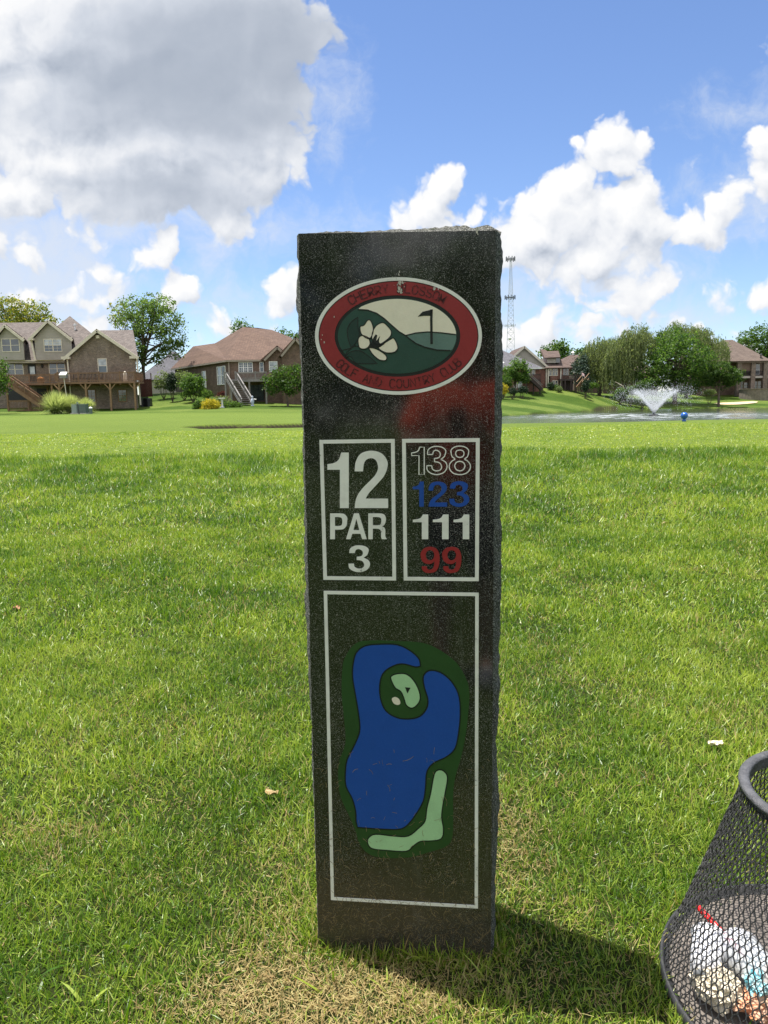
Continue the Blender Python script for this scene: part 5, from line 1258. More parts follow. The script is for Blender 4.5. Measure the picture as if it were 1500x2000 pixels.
def house_rust():
    z = ZF(280, 560, 4.4118, 440); r0 = z.p(745, 960, 92); b = gz(r0.x, 92)
    r = thing('brick_house', (r0.x, 92, b), 'brown brick house with a broad rust coloured hip roof and grey deck stair', 'house', 'houses around the golf course')
    lo = b-1.0; YA = 92.0; ez = z.Z(630, YA)
    A = (z.X(748, YA), YA); D = (z.X(285, 112), 112.0); B_ = (z.X(1420, YA), YA)
    dn = Vector((A[0]-D[0], A[1]-D[1])); sd = Vector((dn.y, -dn.x)).normalized()
    mb = MB()
    mb.hexa([(A[0],A[1],lo),(B_[0],B_[1],lo),(B_[0],114,lo),(D[0],D[1],lo)], [(A[0],A[1],ez),(B_[0],B_[1],ez),(B_[0],114,ez),(D[0],D[1],ez)])
    mb.build('wall', HM['brown_brick'], r)
    # hip roof: left eave runs back from the near corner
    ov = 0.55; eA = Vector((A[0]-0.15, A[1]-ov, ez-0.05)); eD = Vector((D[0]-0.7, D[1]+0.3, z.Z(688, 112))); eD.z = ez-0.05; eB = Vector((B_[0]+ov, B_[1]-ov, ez-0.05))
    R1 = z.p(885, 349, 104); R2 = z.p(1010, 358, 104.5); R3 = z.p(1130, 378, 105); R4 = Vector((z.X(1290, 104), 104, z.Z(445, 104)))
    L1 = z.p(640, 486, 110); L2 = z.p(452, 510, 112.5)
    mb = MB()
    mb.slab([eA, R1, R2, R3, R4, eB], 0.2); mb.slab([eA, eD, L2], 0.2); mb.slab([eA, L2, L1], 0.2); mb.slab([eA, L1, R1], 0.2); mb.slab([R1, R3, Vector((B_[0], 116, ez)), Vector((D[0], 116, ez))], 0.2)
    for (xa, xp, xb, zp_, ze_, Yg, yl) in ((1044, 1172, 1288, 514, 632, YA-1.2, 7.0), (1190, 1330, 1450, 440, 600, YA-2.2, 9.0)):
        e = z.poly([(xa, ze_+6), (xp, zp_), (xb, ze_+6)], Yg); gable_roof(mb, e[0][0]-.3, e[2][0]+.3, e[1][0], e[0][1], e[2][1], e[1][1], Yg-0.4, Yg+yl)
    rf = mb.build('roof', HM['roof_red'], r)
    for (xa, xp, xb, zp_, ze_, Yg, yl) in ((1060, 1172, 1284, 524, 632, YA-1.2, 5.0), (1205, 1330, 1445, 452, 600, YA-2.2, 6.0)):
        q = z.poly([(xa, ze_), (xb, ze_), (xp, zp_)], Yg)
        MB().prism([(q[0][0], lo), (q[1][0], lo), q[1], q[2], q[0]], Yg, Yg+yl).build('wall', HM['brown_brick'], r, 'brown brick gable wing')
        m2 = MB(); rake(m2, [q[0], q[2], q[1]], Yg-0.44, 0.24); m2.build('rake_board', HM['soffit'], rf)
    v = z.p(857, 536, 97.0); MB().lathe(v+Vector((0,0,-.5)), [(0.1, 0), (0.1, 0.6), (0.22, 0.65), (0.0, 0.9)], 10).build('roof_vent', HM['white'], rf)
    mb = MB(); mb.bar(tuple(eA+Vector((0,0,-.12))), tuple(eB+Vector((0,0,-.12))), 0.12, 0.2); mb.bar(tuple(eA+Vector((0,0,-.12))), tuple(eD+Vector((0,0,-.12))), 0.12, 0.2)
    mb.bar((A[0]+.05, A[1]-.1, lo), (A[0]+.05, A[1]-.1, ez), 0.14); mb.build('gutter', HM['soffit'], r)
    # side windows on the slanting left wall
    def side_win(t0, t1, y0, y1, n):
        a = Vector((D[0]+(A[0]-D[0])*t0, D[1]+(A[1]-D[1])*t0, 0)); c = Vector((D[0]+(A[0]-D[0])*t1, D[1]+(A[1]-D[1])*t1, 0)); nrm = Vector((-(c-a).y, (c-a).x, 0)).normalized()*-0.05
        if nrm.x > 0: nrm = -nrm
        mb = MB(); up_ = Vector((0,0,1))
        for k in range(n+1): q = a.lerp(c, k/n)+nrm; mb.bar(q+up_*y0, q+up_*y1, 0.11)
        for h in (y0, (y0+y1)/2, y1): mb.bar(a+nrm+up_*h, c+nrm+up_*h, 0.1)
        w = mb.build('window', HM['white'], r); n2 = nrm*0.6; mb = MB()
        mb.add([a+n2+up_*y0, c+n2+up_*y0, c+n2+up_*y1, a+n2+up_*y1, a+up_*y0, c+up_*y0, c+up_*y1, a+up_*y1], [(0,1,2,3),(4,7,6,5),(0,4,5,1),(1,5,6,2),(2,6,7,3),(3,7,4,0)]); mb.build('pane', HM['glass'], w)
    side_win(0.56, 0.62, ez-3.2, ez-1.0, 1); side_win(0.82, 0.95, ez-2.9, ez-0.7, 2)
    window(z, r, 838, 948, 658, 740, YA, 3, 'glass', 'white', mull=True); window(z, r, 1018, 1043, 658, 735, YA, 1, 'glass', 'white'); window(z, r, 1100, 1160, 655, 735, YA-1.2, 1, 'blind', 'white')
    MB().box(z.X(920, YA), z.X(1040, YA), YA-.04, YA+.02, z.Z(985, YA), z.Z(850, YA)).build('patio_door', HM['glass'], r)
    # grey deck and stair
    YD = 88.6; fz = z.Z(800, YD); mb = MB(); mb.box(z.X(706, YD), z.X(1075, YD), YD, YA-.01, fz-.28, fz); dk = mb.build('deck', HM['grey_deck'], r)
    h = z.Z(738, YD)-fz
    railing((z.X(800, YD), YD+.06, fz), (z.X(1070, YD), YD+.06, fz), h, HM['grey_deck'], dk); railing((z.X(708, YD), YD+.06, fz), (z.X(745, YD), YD+.06, fz), h, HM['grey_deck'], dk); railing((z.X(706, YD), YD+.1, fz), (z.X(706, YA), YA-.1, fz), h, HM['grey_deck'], dk)
    for zx in (712, 760, 917, 1060):
        x = z.X(zx, YD); MB().bar((x, YD+.1, lo), (x, YD+.1, fz-.28), 0.18).build('deck_post', HM['grey_deck'], dk)
    A2, B2 = z.p(772, 806, YD-.1), z.p(895, 1005, YD-3.4); B2.z = gz(B2.x, B2.y); mb = MB(); wv = Vector((0.62, 0, 0))
    for s_ in (-1, 1): mb.bar(A2+wv*s_, B2+wv*s_, 0.07, 0.3)
    for k in range(14): q = A2.lerp(B2, (k+.5)/14); mb.box(q.x-.62, q.x+.62, q.y-.16, q.y+.16, q.z+.04, q.z+.09)
    mb.build('deck_stair', HM['grey_deck'], dk)
    for s_ in (-1, 1): railing(A2+wv*s_, B2+wv*s_, h*.95, HM['grey_deck'], dk, sp=0.3, name='stair_rail')
    q = z.p(1050, 985, 90.5); g = gz(q.x, 90.5); c = thing('garden_lamp', (q.x, 90.5, g), 'small garden lamp with a pale globe under the grey deck', 'lamp'); MB().tube([(q.x, 90.5, g-.1), (q.x, 90.5, z.Z(890, 90.5))], 0.035, 8).build('post', HM['black'], c)
    MB().lathe((q.x, 90.5, z.Z(890, 90.5)), [(0.0, 0), (0.1, 0.04), (0.13, 0.14), (0.08, 0.25), (0.0, 0.28)], 12).build('globe', plain('cream_globe', (0.85, 0.72, 0.42), .4), c, smooth=True)
    q = z.p(940, 1000, 84.6); g = gz(q.x, 84.6); c = thing('garden_statue', (q.x, 84.6, g), 'small pale blue and white garden figure at the foot of the grey stair', 'statue')
    MB().lathe((q.x, 84.6, g), [(0.0, 0), (0.2, 0.0), (0.2, 0.08), (0.1, 0.14), (0.16, 0.3), (0.2, 0.6), (0.12, 0.85), (0.06, 0.9), (0.11, 1.0), (0.1, 1.12), (0.0, 1.18)], 14).build('figure', plain('pale_blue_stone', (0.42, 0.47, 0.58), .7), c, smooth=True)
    mb = MB(); mb.tube([(q.x+.1, 84.6, g+.8), (q.x+.45, 84.55, g+.75)], 0.05, 8); mb.tube([(q.x-.1, 84.6, g+.8), (q.x-.2, 84.55, g+.45)], 0.05, 8); mb.build('arm', HM['white'], c)
    q = z.p(678, 1078, 82.0); g = gz(q.x, 82); c = thing('bird_bath', (q.x, 82, g), 'pale stone birdbath pedestal in the flower bed by the yellow shrub', 'birdbath')
    MB().lathe((q.x, 82, g), [(0.0, 0), (0.26, 0.0), (0.24, 0.08), (0.11, 0.16), (0.09, 0.5), (0.12, 0.85), (0.16, 0.9)], 16).build('pedestal', HM['white'], c, smooth=True); MB().lathe((q.x, 82, g+.9), [(0.0, 0.03), (0.3, 0.12), (0.36, 0.17), (0.38, 0.16), (0.3, 0.06), (0.1, 0.0), (0.0, 0.0)], 20).build('bowl', HM['white'], c, smooth=True)
house_rust()

def house_simple_far():
    z = ZF(280, 560, 4.4118, 330); Y = 128.0; x0, x1 = z.X(-30, Y), z.X(420, Y); b = z.Z(890, Y)
    r = thing('grey_house', ((x0+x1)/2, Y, b), 'far pale house with a grey roof showing between the big tree and the rust roof', 'house', 'houses around the golf course')
    MB().box(x0, x1, Y, Y+12, b-2, z.Z(800, Y)).build('wall', HM['cream_siding'], r); mb = MB(); e = z.Z(800, Y)
    mb.slab([(x0-.5, Y-.6, e), (x1+.5, Y-.6, e), (x1-5, Y+6, z.Z(560, Y+6)), (x0+5, Y+6, z.Z(560, Y+6))], .2); mb.slab([(x0+5, Y+6, z.Z(560, Y+6)), (x1-5, Y+6, z.Z(560, Y+6)), (x1+.5, Y+12.6, e), (x0-.5, Y+12.6, e)], .2); mb.slab([(x1+.5, Y-.6, e), (x1+.5, Y+12.6, e), (x1-5, Y+6, z.Z(560, Y+6))], .2)
    mb.build('roof', HM['roof_grey'], r)
    window(z, r, 200, 250, 815, 870, Y, 1, 'glass', 'white')
house_simple_far()

def houses_right():
    z = ZF(970, 640, 6.0, 1060)
    # grey hip-roofed brick house just right of the marker
    Y = 124.0; x0, x1 = z.X(-160, Y), z.X(505, Y); b = gz(z.X(300, Y), Y); ez = z.Z(462, Y); e1 = z.Z(482, Y)
    r = thing('brick_house', (z.X(300, Y), Y, b), 'red brick house with a plain grey hip roof partly hidden by the granite marker', 'house', 'houses around the golf course')
    MB().box(x0, z.X(492, Y), Y, Y+12, b-1.5, ez).build('wall', HM['red_brick'], r, 'red brick rear wall'); mb = MB(); pk = z.p(40, 248, Y+7); pl = z.p(-120, 248, Y+7)
    mb.slab([(x0-.5, Y-.7, ez), (z.X(512, Y), Y-.7, ez-.05), tuple(pk), tuple(pl)], .2); mb.slab([(z.X(512, Y), Y-.7, ez-.05), (z.X(512, Y), Y+14, ez-.05), tuple(pk)], .2); mb.slab([tuple(pl), tuple(pk), (z.X(512, Y), Y+14, ez), (x0-.5, Y+14, ez)], .2)
    rf = mb.build('roof', HM['roof_grey'], r); v = z.p(76, 410, Y+1.4); MB().lathe(v+Vector((0,0,-.5)), [(0.1, 0), (0.1, 0.5), (0.2, 0.55), (0, .75)], 8).build('roof_vent', HM['white'], rf)
    MB().box(z.X(-100, Y), z.X(512, Y), Y-.82, Y-.71, ez-.32, ez-.07).build('gutter', HM['white'], r)
    window(z, r, 362, 384, 488, 545, Y, 1, 'blind', 'white'); window(z, r, 410, 440, 495, 545, Y, 1); window(z, r, 205, 226, 640, 700, Y, 1, 'glass', 'white'); window(z, r, 250, 290, 628, 700, Y, 1, 'blind', 'white')
    YD = 121.5; fz = z.Z(602, YD); dk = MB().box(z.X(345, YD), z.X(512, YD), YD, Y-.01, fz-.3, fz).build('deck', HM['dark_deck'], r); railing((z.X(347, YD), YD+.06, fz), (z.X(510, YD), YD+.06, fz), z.Z(546, YD)-fz, HM['dark_deck'], dk, sp=.12)
    for zx in (350, 430, 508): MB().bar((z.X(zx, YD), YD+.12, b-1), (z.X(zx, YD), YD+.12, fz-.3), .18).build('deck_post', HM['dark_deck'], dk)
    A, B = z.p(352, 575, YD-.2), z.p(520, 730, YD-.2); mb = MB()
    for dy in (0, -1.1): mb.bar(A+Vector((0, dy, 0)), B+Vector((0, dy, 0)), .07, .4)
    for k in range(12): q = A.lerp(B, (k+.5)/12); mb.box(q.x-.16, q.x+.16, q.y-1.1, q.y, q.z+.05, q.z+.1)
    mb.build('deck_stair', HM['dark_deck'], dk); mb = MB()
    for dy in (0, -1.1): mb.bar(A+Vector((0, dy, .75)), B+Vector((0, dy, .75)), .09, .06); mb.bar(A+Vector((0, dy, .4)), B+Vector((0, dy, .4)), .06, .05)
    mb.build('stair_rail', HM['grey_deck'], dk)
    # cream gabled house with brown roof
    Y = 130.0; b = gz(z.X(650, Y), Y)
    r = thing('gabled_house', (z.X(560, Y), Y, b), 'red brick house with a tall cream gable, brown roof and boxy dormer', 'house', 'houses around the golf course')
    g = z.poly([(195, 320), (310, 220), (590, 470)], Y-1); gl = g[0][0]-(g[1][0]-g[0][0])*1.35; zl = g[0][1]-(g[1][1]-g[0][1])*1.35
    MB().prism([(gl, g[2][1]), (g[2][0], g[2][1]), g[1]], Y-1, Y+11).build('gable', HM['cream_siding'], r)
    MB().box(gl, z.X(572, Y-1), Y-.98, Y+11, b-1.5, z.Z(470, Y-1)-.01).build('wall', HM['red_brick'], r, 'brick wall under the cream gable')
    MB().box(z.X(572, Y), z.X(850, Y), Y+.3, Y+11, b-1.5, z.Z(468, Y)).build('wall', HM['red_brick'], r, 'brick wall with tall windows')
    MB().box(z.X(604, Y), z.X(750, Y), Y-1.3, Y+.29, b-1.5, z.Z(470, Y)-.02).build('bay', HM['red_brick'], r)
    mb = MB(); e = [(gl-.6, zl-.45), (g[1][0], g[1][1]+.1), (g[2][0]+.5, g[2][1]-.25)]
    gable_roof(mb, e[0][0], e[2][0], e[1][0], e[0][1], e[2][1], e[1][1], Y-1.5, Y+11)
    mb.slab([z.p(560, 470, Y-2.0), z.p(770, 470, Y-2.0), z.p(730, 400, Y+1.5), z.p(580, 380, Y+1.5)], .15); mb.slab([z.p(770, 470, Y-2.0), z.p(870, 470, Y-.6), z.p(760, 400, Y+3), z.p(730, 398, Y+1.5)], .15)
    mb.slab([z.p(500, 250, Y+6), z.p(560, 260, Y+6), z.p(880, 468, Y+.1), z.p(590, 468, Y+.1)], .2)
    rf = mb.build('roof', HM['roof_brown'], r)
    d = MB().box(z.X(580, Y), z.X(728, Y), Y-.3, Y+5, z.Z(415, Y), z.Z(348, Y)).build('dormer', HM['cream_siding'], r); MB().box(z.X(680, Y), z.X(724, Y), Y-.35, Y-.301, z.Z(412, Y), z.Z(355, Y)).build('window', HM['glass'], d)
    mb = MB(); mb.slab([z.p(552, 352, Y-.8), z.p(738, 346, Y-.8), z.p(712, 272, Y+3), z.p(520, 278, Y+3)], .16); mb.slab([z.p(738, 346, Y-.8), z.p(738, 346, Y+6), z.p(712, 272, Y+3)], .16); mb.build('roof', HM['roof_brown'], d)
    mb = MB(); rake(mb, [e[0], e[1], e[2]], Y-1.55, .32); mb.box(z.X(450, Y), z.X(585, Y), Y-1.3, Y-1.01, z.Z(468, Y)-.25, z.Z(468, Y)); mb.bar(z.p(578, 470, Y-1.15), z.p(578, 700, Y-1.15), .25); mb.bar(z.p(745, 472, Y-1.45), z.p(745, 700, Y-1.45), .2); mb.bar(z.p(600, 472, Y-1.45), z.p(600, 700, Y-1.45), .2); mb.build('trim', HM['trim'], r)
    window(z, r, 612, 634, 482, 560, Y-1.3, 1); window(z, r, 652, 704, 478, 560, Y-1.3, 2, 'glass', 'trim'); window(z, r, 770, 800, 482, 560, Y+.3, 1); window(z, r, 810, 832, 482, 560, Y+.3, 1, 'glass', 'trim'); window(z, r, 655, 708, 625, 690, Y-1.3, 2)
    YD = 126.5; fz = z.Z(600, YD); dk = MB().box(z.X(755, YD), z.X(935, YD), YD, Y+.28, fz-.35, fz).build('deck', HM['dark_deck'], r); railing((z.X(757, YD), YD+.06, fz), (z.X(1060, YD), YD+.06, fz), z.Z(560, YD)-fz, HM['dark_deck'], dk, sp=.14)
    MB().box(z.X(935, YD)+.01, z.X(1070, YD), YD, YD+3, fz-.3, fz-.02).build('landing', HM['dark_deck'], dk)
    for zx in (760, 800, 868, 930): MB().bar((z.X(zx, YD), YD+.12, b-1), (z.X(zx, YD), YD+.12, fz-.35), .2).build('deck_post', HM['dark_deck'], dk)
    MB().box(z.X(762, YD), z.X(925, YD), YD+2, YD+2.1, b-1, fz-.36).build('skirting', HM['dark_deck'], dk)
    A, B = z.p(1010, 605, YD-.1), z.p(930, 705, YD-1.6); mb = MB()
    for s_ in (0, .95): mb.bar(A+Vector((s_, 0, 0)), B+Vector((s_, 0, 0)), .07, .25); mb.bar(A+Vector((s_, 0, .9)), B+Vector((s_, 0, .9)), .09, .07)
    for k in range(10): q = A.lerp(B, (k+.5)/10); mb.box(q.x, q.x+.95, q.y-.16, q.y+.16, q.z, q.z+.05)
    mb.build('deck_stair', HM['post'], dk)
    # flag
    p = z.p(1000, 640, YD-.3); c = thing('house_flag', tuple(p), 'faded red and white striped flag on a slanted pole by the dark deck', 'flag'); tp = z.p(990, 520, YD-.6)
    MB().tube([tuple(z.p(1000, 600, YD+.02)), tuple(tp)], .03, 8).build('pole', HM['white'], c); mb = MB(); n = 9
    for k in range(n+1): pass
    stripes = []
    for j in range(8):
        for k in range(n):
            def fp(a, t): 
                q = z.p(988+a*40+t*4, 522+t*36+a*40, YD-.6); q.y += .18*math.sin(a*7+t*1.5); return q
            mb.add([fp(k/n, j/8), fp((k+1)/n, j/8), fp((k+1)/n, (j+1)/8), fp(k/n, (j+1)/8)], [(0, 1, 2, 3)], j % 2)
    q = mb.build('cloth', [plain('faded_red_cloth', (0.50, 0.22, 0.24), .8), plain('white_cloth', (0.72, 0.66, 0.66), .8)], c)
    # brown roofed house farther back
    Y = 165.0; x0, x1 = z.X(700, Y), z.X(1060, Y); b = z.Z(640, Y); ez = z.Z(446, Y)
    r = thing('brick_house', ((x0+x1)/2, Y, b), 'distant brown roofed house between the cream gable and the willows', 'house', 'houses around the golf course')
    MB().box(x0, x1, Y, Y+12, b-4, ez).build('wall', HM['tan_brick'], r); mb = MB(); a, c2 = z.p(860, 322, Y+7), z.p(1000, 328, Y+7)
    mb.slab([(x0-.6, Y-.8, ez), (x1+.6, Y-.8, ez), tuple(c2), tuple(a)], .2); mb.slab([(x0-.6, Y-.8, ez), tuple(a), (x0-.6, Y+14, ez)], .2); mb.slab([(x1+.6, Y-.8, ez), (x1+.6, Y+14, ez), tuple(c2)], .2); rf = mb.build('roof', HM['roof_brown'], r)
    MB().lathe(z.p(880, 322, Y+7)+Vector((0,0,-.3)), [(0.25, 0), (0.25, 0.7), (0.45, 0.75), (0, 1.2)], 8).build('roof_vent', HM['white'], rf); window(z, r, 900, 925, 465, 520, Y, 1, 'glass', 'trim')
    # low brick house behind the willows
    z = ZF(1200, 580, 5.0, 1250); Y = 152.0; x0, x1 = z.X(-400, Y), z.X(420, Y); b = gz(z.X(0, Y), Y); ez = z.Z(745, Y)
    r = thing('brick_house', ((x0+x1)/2, Y, b), 'low brown brick house showing in gaps behind the willow trunks', 'house', 'houses around the golf course')
    MB().box(x0, x1, Y, Y+10, b-2, ez).build('wall', HM['brown_brick'], r); mb = MB(); mb.slab([(x0-.5, Y-.7, ez), (x1+.5, Y-.7, ez), (x1-3, Y+6, ez+3.2), (x0+3, Y+6, ez+3.2)], .2); mb.slab([(x0+3, Y+6, ez+3.2), (x1-3, Y+6, ez+3.2), (x1+.5, Y+12, ez), (x0-.5, Y+12, ez)], .2); mb.build('roof', HM['roof_dark'], r)
    for a, c2 in ((40, 95), (135, 160), (-230, -190), (300, 345)): window(z, r, a-100 if a > 0 else a, c2-100 if a > 0 else c2, 790, 850, Y, 1, 'blind', 'white')
    # house with the two-storey porch at the right edge
    Y = 150.0; b = gz(z.X(1300, Y), Y); ez = z.Z(640, Y)
    r = thing('porch_house', (z.X(1250, Y), Y, b), 'brown brick house with umber hip roof and two storey pillared porch', 'house', 'houses around the golf course')
    MB().box(z.X(860, Y), z.X(1700, Y), Y+3, Y+14, b-2, ez).build('wall', HM['brown_brick'], r); mb = MB(); a, c2 = z.p(1035, 432, Y+8), z.p(1120, 430, Y+8); x0, x1 = z.X(790, Y), z.X(1492, Y)
    mb.slab([(x0, Y-.8, ez), (x1, Y-.8, ez), tuple(c2), tuple(a)], .25); mb.slab([(x1, Y-.8, ez), (x1, Y+16, ez), tuple(c2)], .25); mb.slab([(x0, Y-.8, ez), tuple(a), (x0, Y+16, ez)], .25); rf = mb.build('roof', HM['roof_dark'], r)
    MB().lathe(z.p(1405, 622, Y+.3)+Vector((0,0,-.3)), [(0.12, 0), (0.12, 1.0), (0.3, 1.05), (0, 1.5)], 8).build('roof_vent', HM['black'], rf)
    fz = z.Z(786, Y); dk = MB().box(z.X(1165, Y), z.X(1560, Y), Y, Y+2.99, fz-.42, fz).build('balcony', HM['concrete'], r); MB().box(z.X(1165, Y), z.X(1470, Y), Y-.6, Y+2.98, ez-.35, ez-.02).build('porch_beam', HM['tan_brick'], r)
    for zx in (1200, 1336, 1456):
        x = z.X(zx, Y); MB().box(x-.42, x+.42, Y-.3, Y+.55, b-1, ez-.36).build('pillar', HM['tan_brick'], r)
    railing((z.X(1215, Y), Y+.1, fz), (z.X(1560, Y), Y+.1, fz), .95, HM['black'], dk, sp=.15)
    MB().box(z.X(1222, Y), z.X(1322, Y), Y+.2, Y+.3, z.Z(742, Y), ez-.37).build('porch_screen', plain('brown_screen', (0.16, 0.115, 0.085), .8), r)
    window(z, r, 1355, 1395, 675, 770, Y+3, 1, 'glass', 'white'); window(z, r, 1210, 1240, 840, 905, Y+3, 1, 'glass', 'trim'); window(z, r, 1255, 1300, 850, 905, Y+3, 1, 'glass', 'post'); window(z, r, 1350, 1420, 840, 915, Y+3, 2, 'glass', 'post')
    # round stone retaining wall
    Y = 143.0; c = z.p(1490, 940, Y); g = gz(c.x, Y)
    o = thing('retaining_wall', (c.x, Y, g), 'curved brown stone retaining wall below the pillared porch', 'wall'); mb = MB(); R = 3.9; n = 26
    prof = [(R, -1.0), (R-.05, z.Z(918, Y)-g), (R+.12, z.Z(916, Y)-g), (R+.12, z.Z(910, Y)-g), (0, z.Z(910, Y)-g)]
    MB().lathe((c.x, Y+2.5, g), prof, 40, wob=lambda a, z_: 0.012*math.sin(a*37)).build('stonework', HM['stone'], o)
houses_right()

# ------------------------------------------------------------------ lattice mast
def tower():
    Y = 420.0; k = Y/FPX; base = at(994, 770, Y); b = 2.0; cx_ = base.x
    H = zz(994, 503, Y)-b
    r = thing('radio_mast', (cx_, Y, b), 'tall galvanised lattice radio mast far behind the grey roofed house', 'mast')
    wid = lambda h: 3.6*(1-h/H)+0.55
    zs = [0]; 
    while zs[-1] < H-1.0: zs.append(zs[-1]+max(1.5, wid(zs[-1])*1.35))
    zs[-1] = H
    A = [PI/2+2*PI*i/3+0.35 for i in range(3)]
    P = lambda h, i: Vector((cx_+wid(h)*math.cos(A[i]), Y+wid(h)*math.sin(A[i]), b+h))
    for i in range(3): MB().tube([P(h, i) for h in zs], 0.115, 6).build('leg', HM['steel'], r)
    mb = MB()
    for h0, h1 in zip(zs, zs[1:]):
        for i in range(3):
            j = (i+1) % 3; mb.bar(P(h0, i), P(h1, j), .07); mb.bar(P(h0, j), P(h1, i), .07); mb.bar(P(h1, i), P(h1, j), .07)
    mb.build('lattice', HM['steel'], r)
    for py, rad, hh, n in ((506, 2.5, 2.4, 9), (581, 2.9, 2.2, 9), (635, 3.2, 1.2, 6)):
        h = zz(994, py, Y)-b; mb = MB()
        for q in range(n):
            a = 2*PI*q/n; d = Vector((math.cos(a), math.sin(a), 0)); c = Vector((cx_, Y, b+h)); mb.bar(c+d*.3, c+d*rad, .14); s = Vector((-d.y, d.x, 0))
            o = c+d*rad; mb.hexa([o-s*.2-d*.1+Vector((0,0,-hh/2)), o+s*.2-d*.1+Vector((0,0,-hh/2)), o+s*.2+d*.1+Vector((0,0,-hh/2)), o-s*.2+d*.1+Vector((0,0,-hh/2))], [o-s*.2-d*.1+Vector((0,0,hh/2)), o+s*.2-d*.1+Vector((0,0,hh/2)), o+s*.2+d*.1+Vector((0,0,hh/2)), o-s*.2+d*.1+Vector((0,0,hh/2))])
        mb.tube([Vector((cx_+rad*.9*math.cos(2*PI*q/18), Y+rad*.9*math.sin(2*PI*q/18), b+h-.6)) for q in range(18)], .08, 5, close=True)
        mb.build('antenna_array', HM['darkmetal'] if py != 635 else HM['steel'], r)
    h = zz(994, 662, Y)-b; MB().lathe((cx_-.4, Y-3.2, b+h), [(0.0, -.9), (.6, -.75), (.9, 0), (.6, .75), (0, .9)], 14).build('dish', HM['white'], r, smooth=True)
tower()

# ------------------------------------------------------------------ trees and shrubs
BARK = plain('bark', (0.11, 0.085, 0.062), 0.9, 0.4, 3, bump=0.6)
LF = dict(birch=leafy('leaf_birch', (0.085, 0.155, 0.036), (0.185, 0.265, 0.072)), mid=leafy('leaf_mid', (0.036, 0.082, 0.016), (0.085, 0.150, 0.026)), dark=leafy('leaf_dark', (0.040, 0.098, 0.020), (0.130, 0.215, 0.040)), bright=leafy('leaf_bright', (0.045, 0.10, 0.018), (0.12, 0.20, 0.035)),
          yellow=leafy('leaf_yellow', (0.10, 0.15, 0.03), (0.20, 0.24, 0.04), (0.34, 0.30, 0.045)), willow=leafy('leaf_willow', (0.135, 0.180, 0.080), (0.27, 0.31, 0.145)), gold=leafy('leaf_gold', (0.30, 0.27, 0.02), (0.62, 0.50, 0.03), trans=0.3),
          conifer=leafy('leaf_conifer', (0.010, 0.026, 0.012), (0.03, 0.06, 0.022), trans=0.15), pale=leafy('leaf_pale', (0.10, 0.14, 0.06), (0.20, 0.25, 0.11)), maroon=leafy('leaf_maroon', (0.05, 0.012, 0.014), (0.12, 0.03, 0.03)), spruce=leafy('leaf_spruce', (0.03, 0.06, 0.04), (0.075, 0.11, 0.075), trans=0.15), plume=leafy('leaf_plume', (0.15, 0.21, 0.06), (0.42, 0.46, 0.22)))

def leaves(C_, S, N, out, droop=0.0, flat=0.35):
    """N leaf quads of size S round the points C_ (n,3); out = outward directions to bias their facing."""
    n = len(C_)
    nrm = rng.normal(0, 1, (n, 3)); nrm += out*0.8; nrm[:,2] += flat; nrm /= np.linalg.norm(nrm, axis=1)[:,None]
    t = np.cross(nrm, rng.normal(0, 1, (n, 3))); t /= np.linalg.norm(t, axis=1)[:,None]
    b = np.cross(nrm, t); s = (S*rng.uniform(0.55, 1.35, n))[:,None]
    V = np.stack([C_-t*s*0.6, C_-b*s*0.36+nrm*s*0.1, C_+t*s*0.6, C_+b*s*0.36+nrm*s*0.1], 1).reshape(-1, 3)
    Q = np.arange(n*4).reshape(-1, 4)
    return V, Q

def crown_pts(lobes, n_clump, per, cr, seed, hollow=0.55):
    """points in leaf clumps spread through the shell of several uneven lobes."""
    r = np.random.default_rng(seed); out = []; dirs = []
    vol = np.array([l[3]*l[4]*l[5] for l in lobes]); vol = vol**0.75/np.sum(vol**0.75)
    for l, v in zip(lobes, vol):
        m = max(3, int(n_clump*v)); d = r.normal(0, 1, (m, 3)); d /= np.linalg.norm(d, axis=1)[:,None]
        rad = hollow+(1-hollow)*r.uniform(0, 1, m)**0.6; rad *= 1+0.16*np.sin(d[:,0]*5+seed)*np.cos(d[:,2]*4+seed*2)
        c = np.array(l[:3]) + d*rad[:,None]*np.array(l[3:6])
        k = r.integers(int(per*0.5), int(per*1.5), m)
        idx = np.repeat(np.arange(m), k); sz = cr*r.uniform(0.6, 1.4, m)
        off = r.normal(0, 1, (len(idx), 3))*sz[idx][:,None]*np.array([0.55, 0.55, 0.36])
        p = c[idx]+off; out.append(p); dd = off/np.maximum(np.linalg.norm(off, axis=1)[:,None], 1e-6)+d[idx]*0.6; dirs.append(dd)
    return np.concatenate(out), np.concatenate(dirs)

def branches(mb, base, top, r0, tips, seed):
    r = np.random.default_rng(seed); base, top = Vector(base), Vector(top); mid = base.lerp(top, .5)+Vector((r.normal(0, .15), r.normal(0, .15), 0))
    mb.tube([base+Vector((0, 0, -.3)), base+Vector((0, 0, .1)), mid, top], [r0*1.45, r0*1.1, r0*.8, r0*.35], 8)
    for t in tips:
        a = base.lerp(top, r.uniform(.3, .8)); t = Vector(t); m = a.lerp(t, .5)+Vector((0, 0, r.uniform(-.1, .4)))
        mb.tube([a, m, t], [r0*.45, r0*.3, r0*.1], 6)

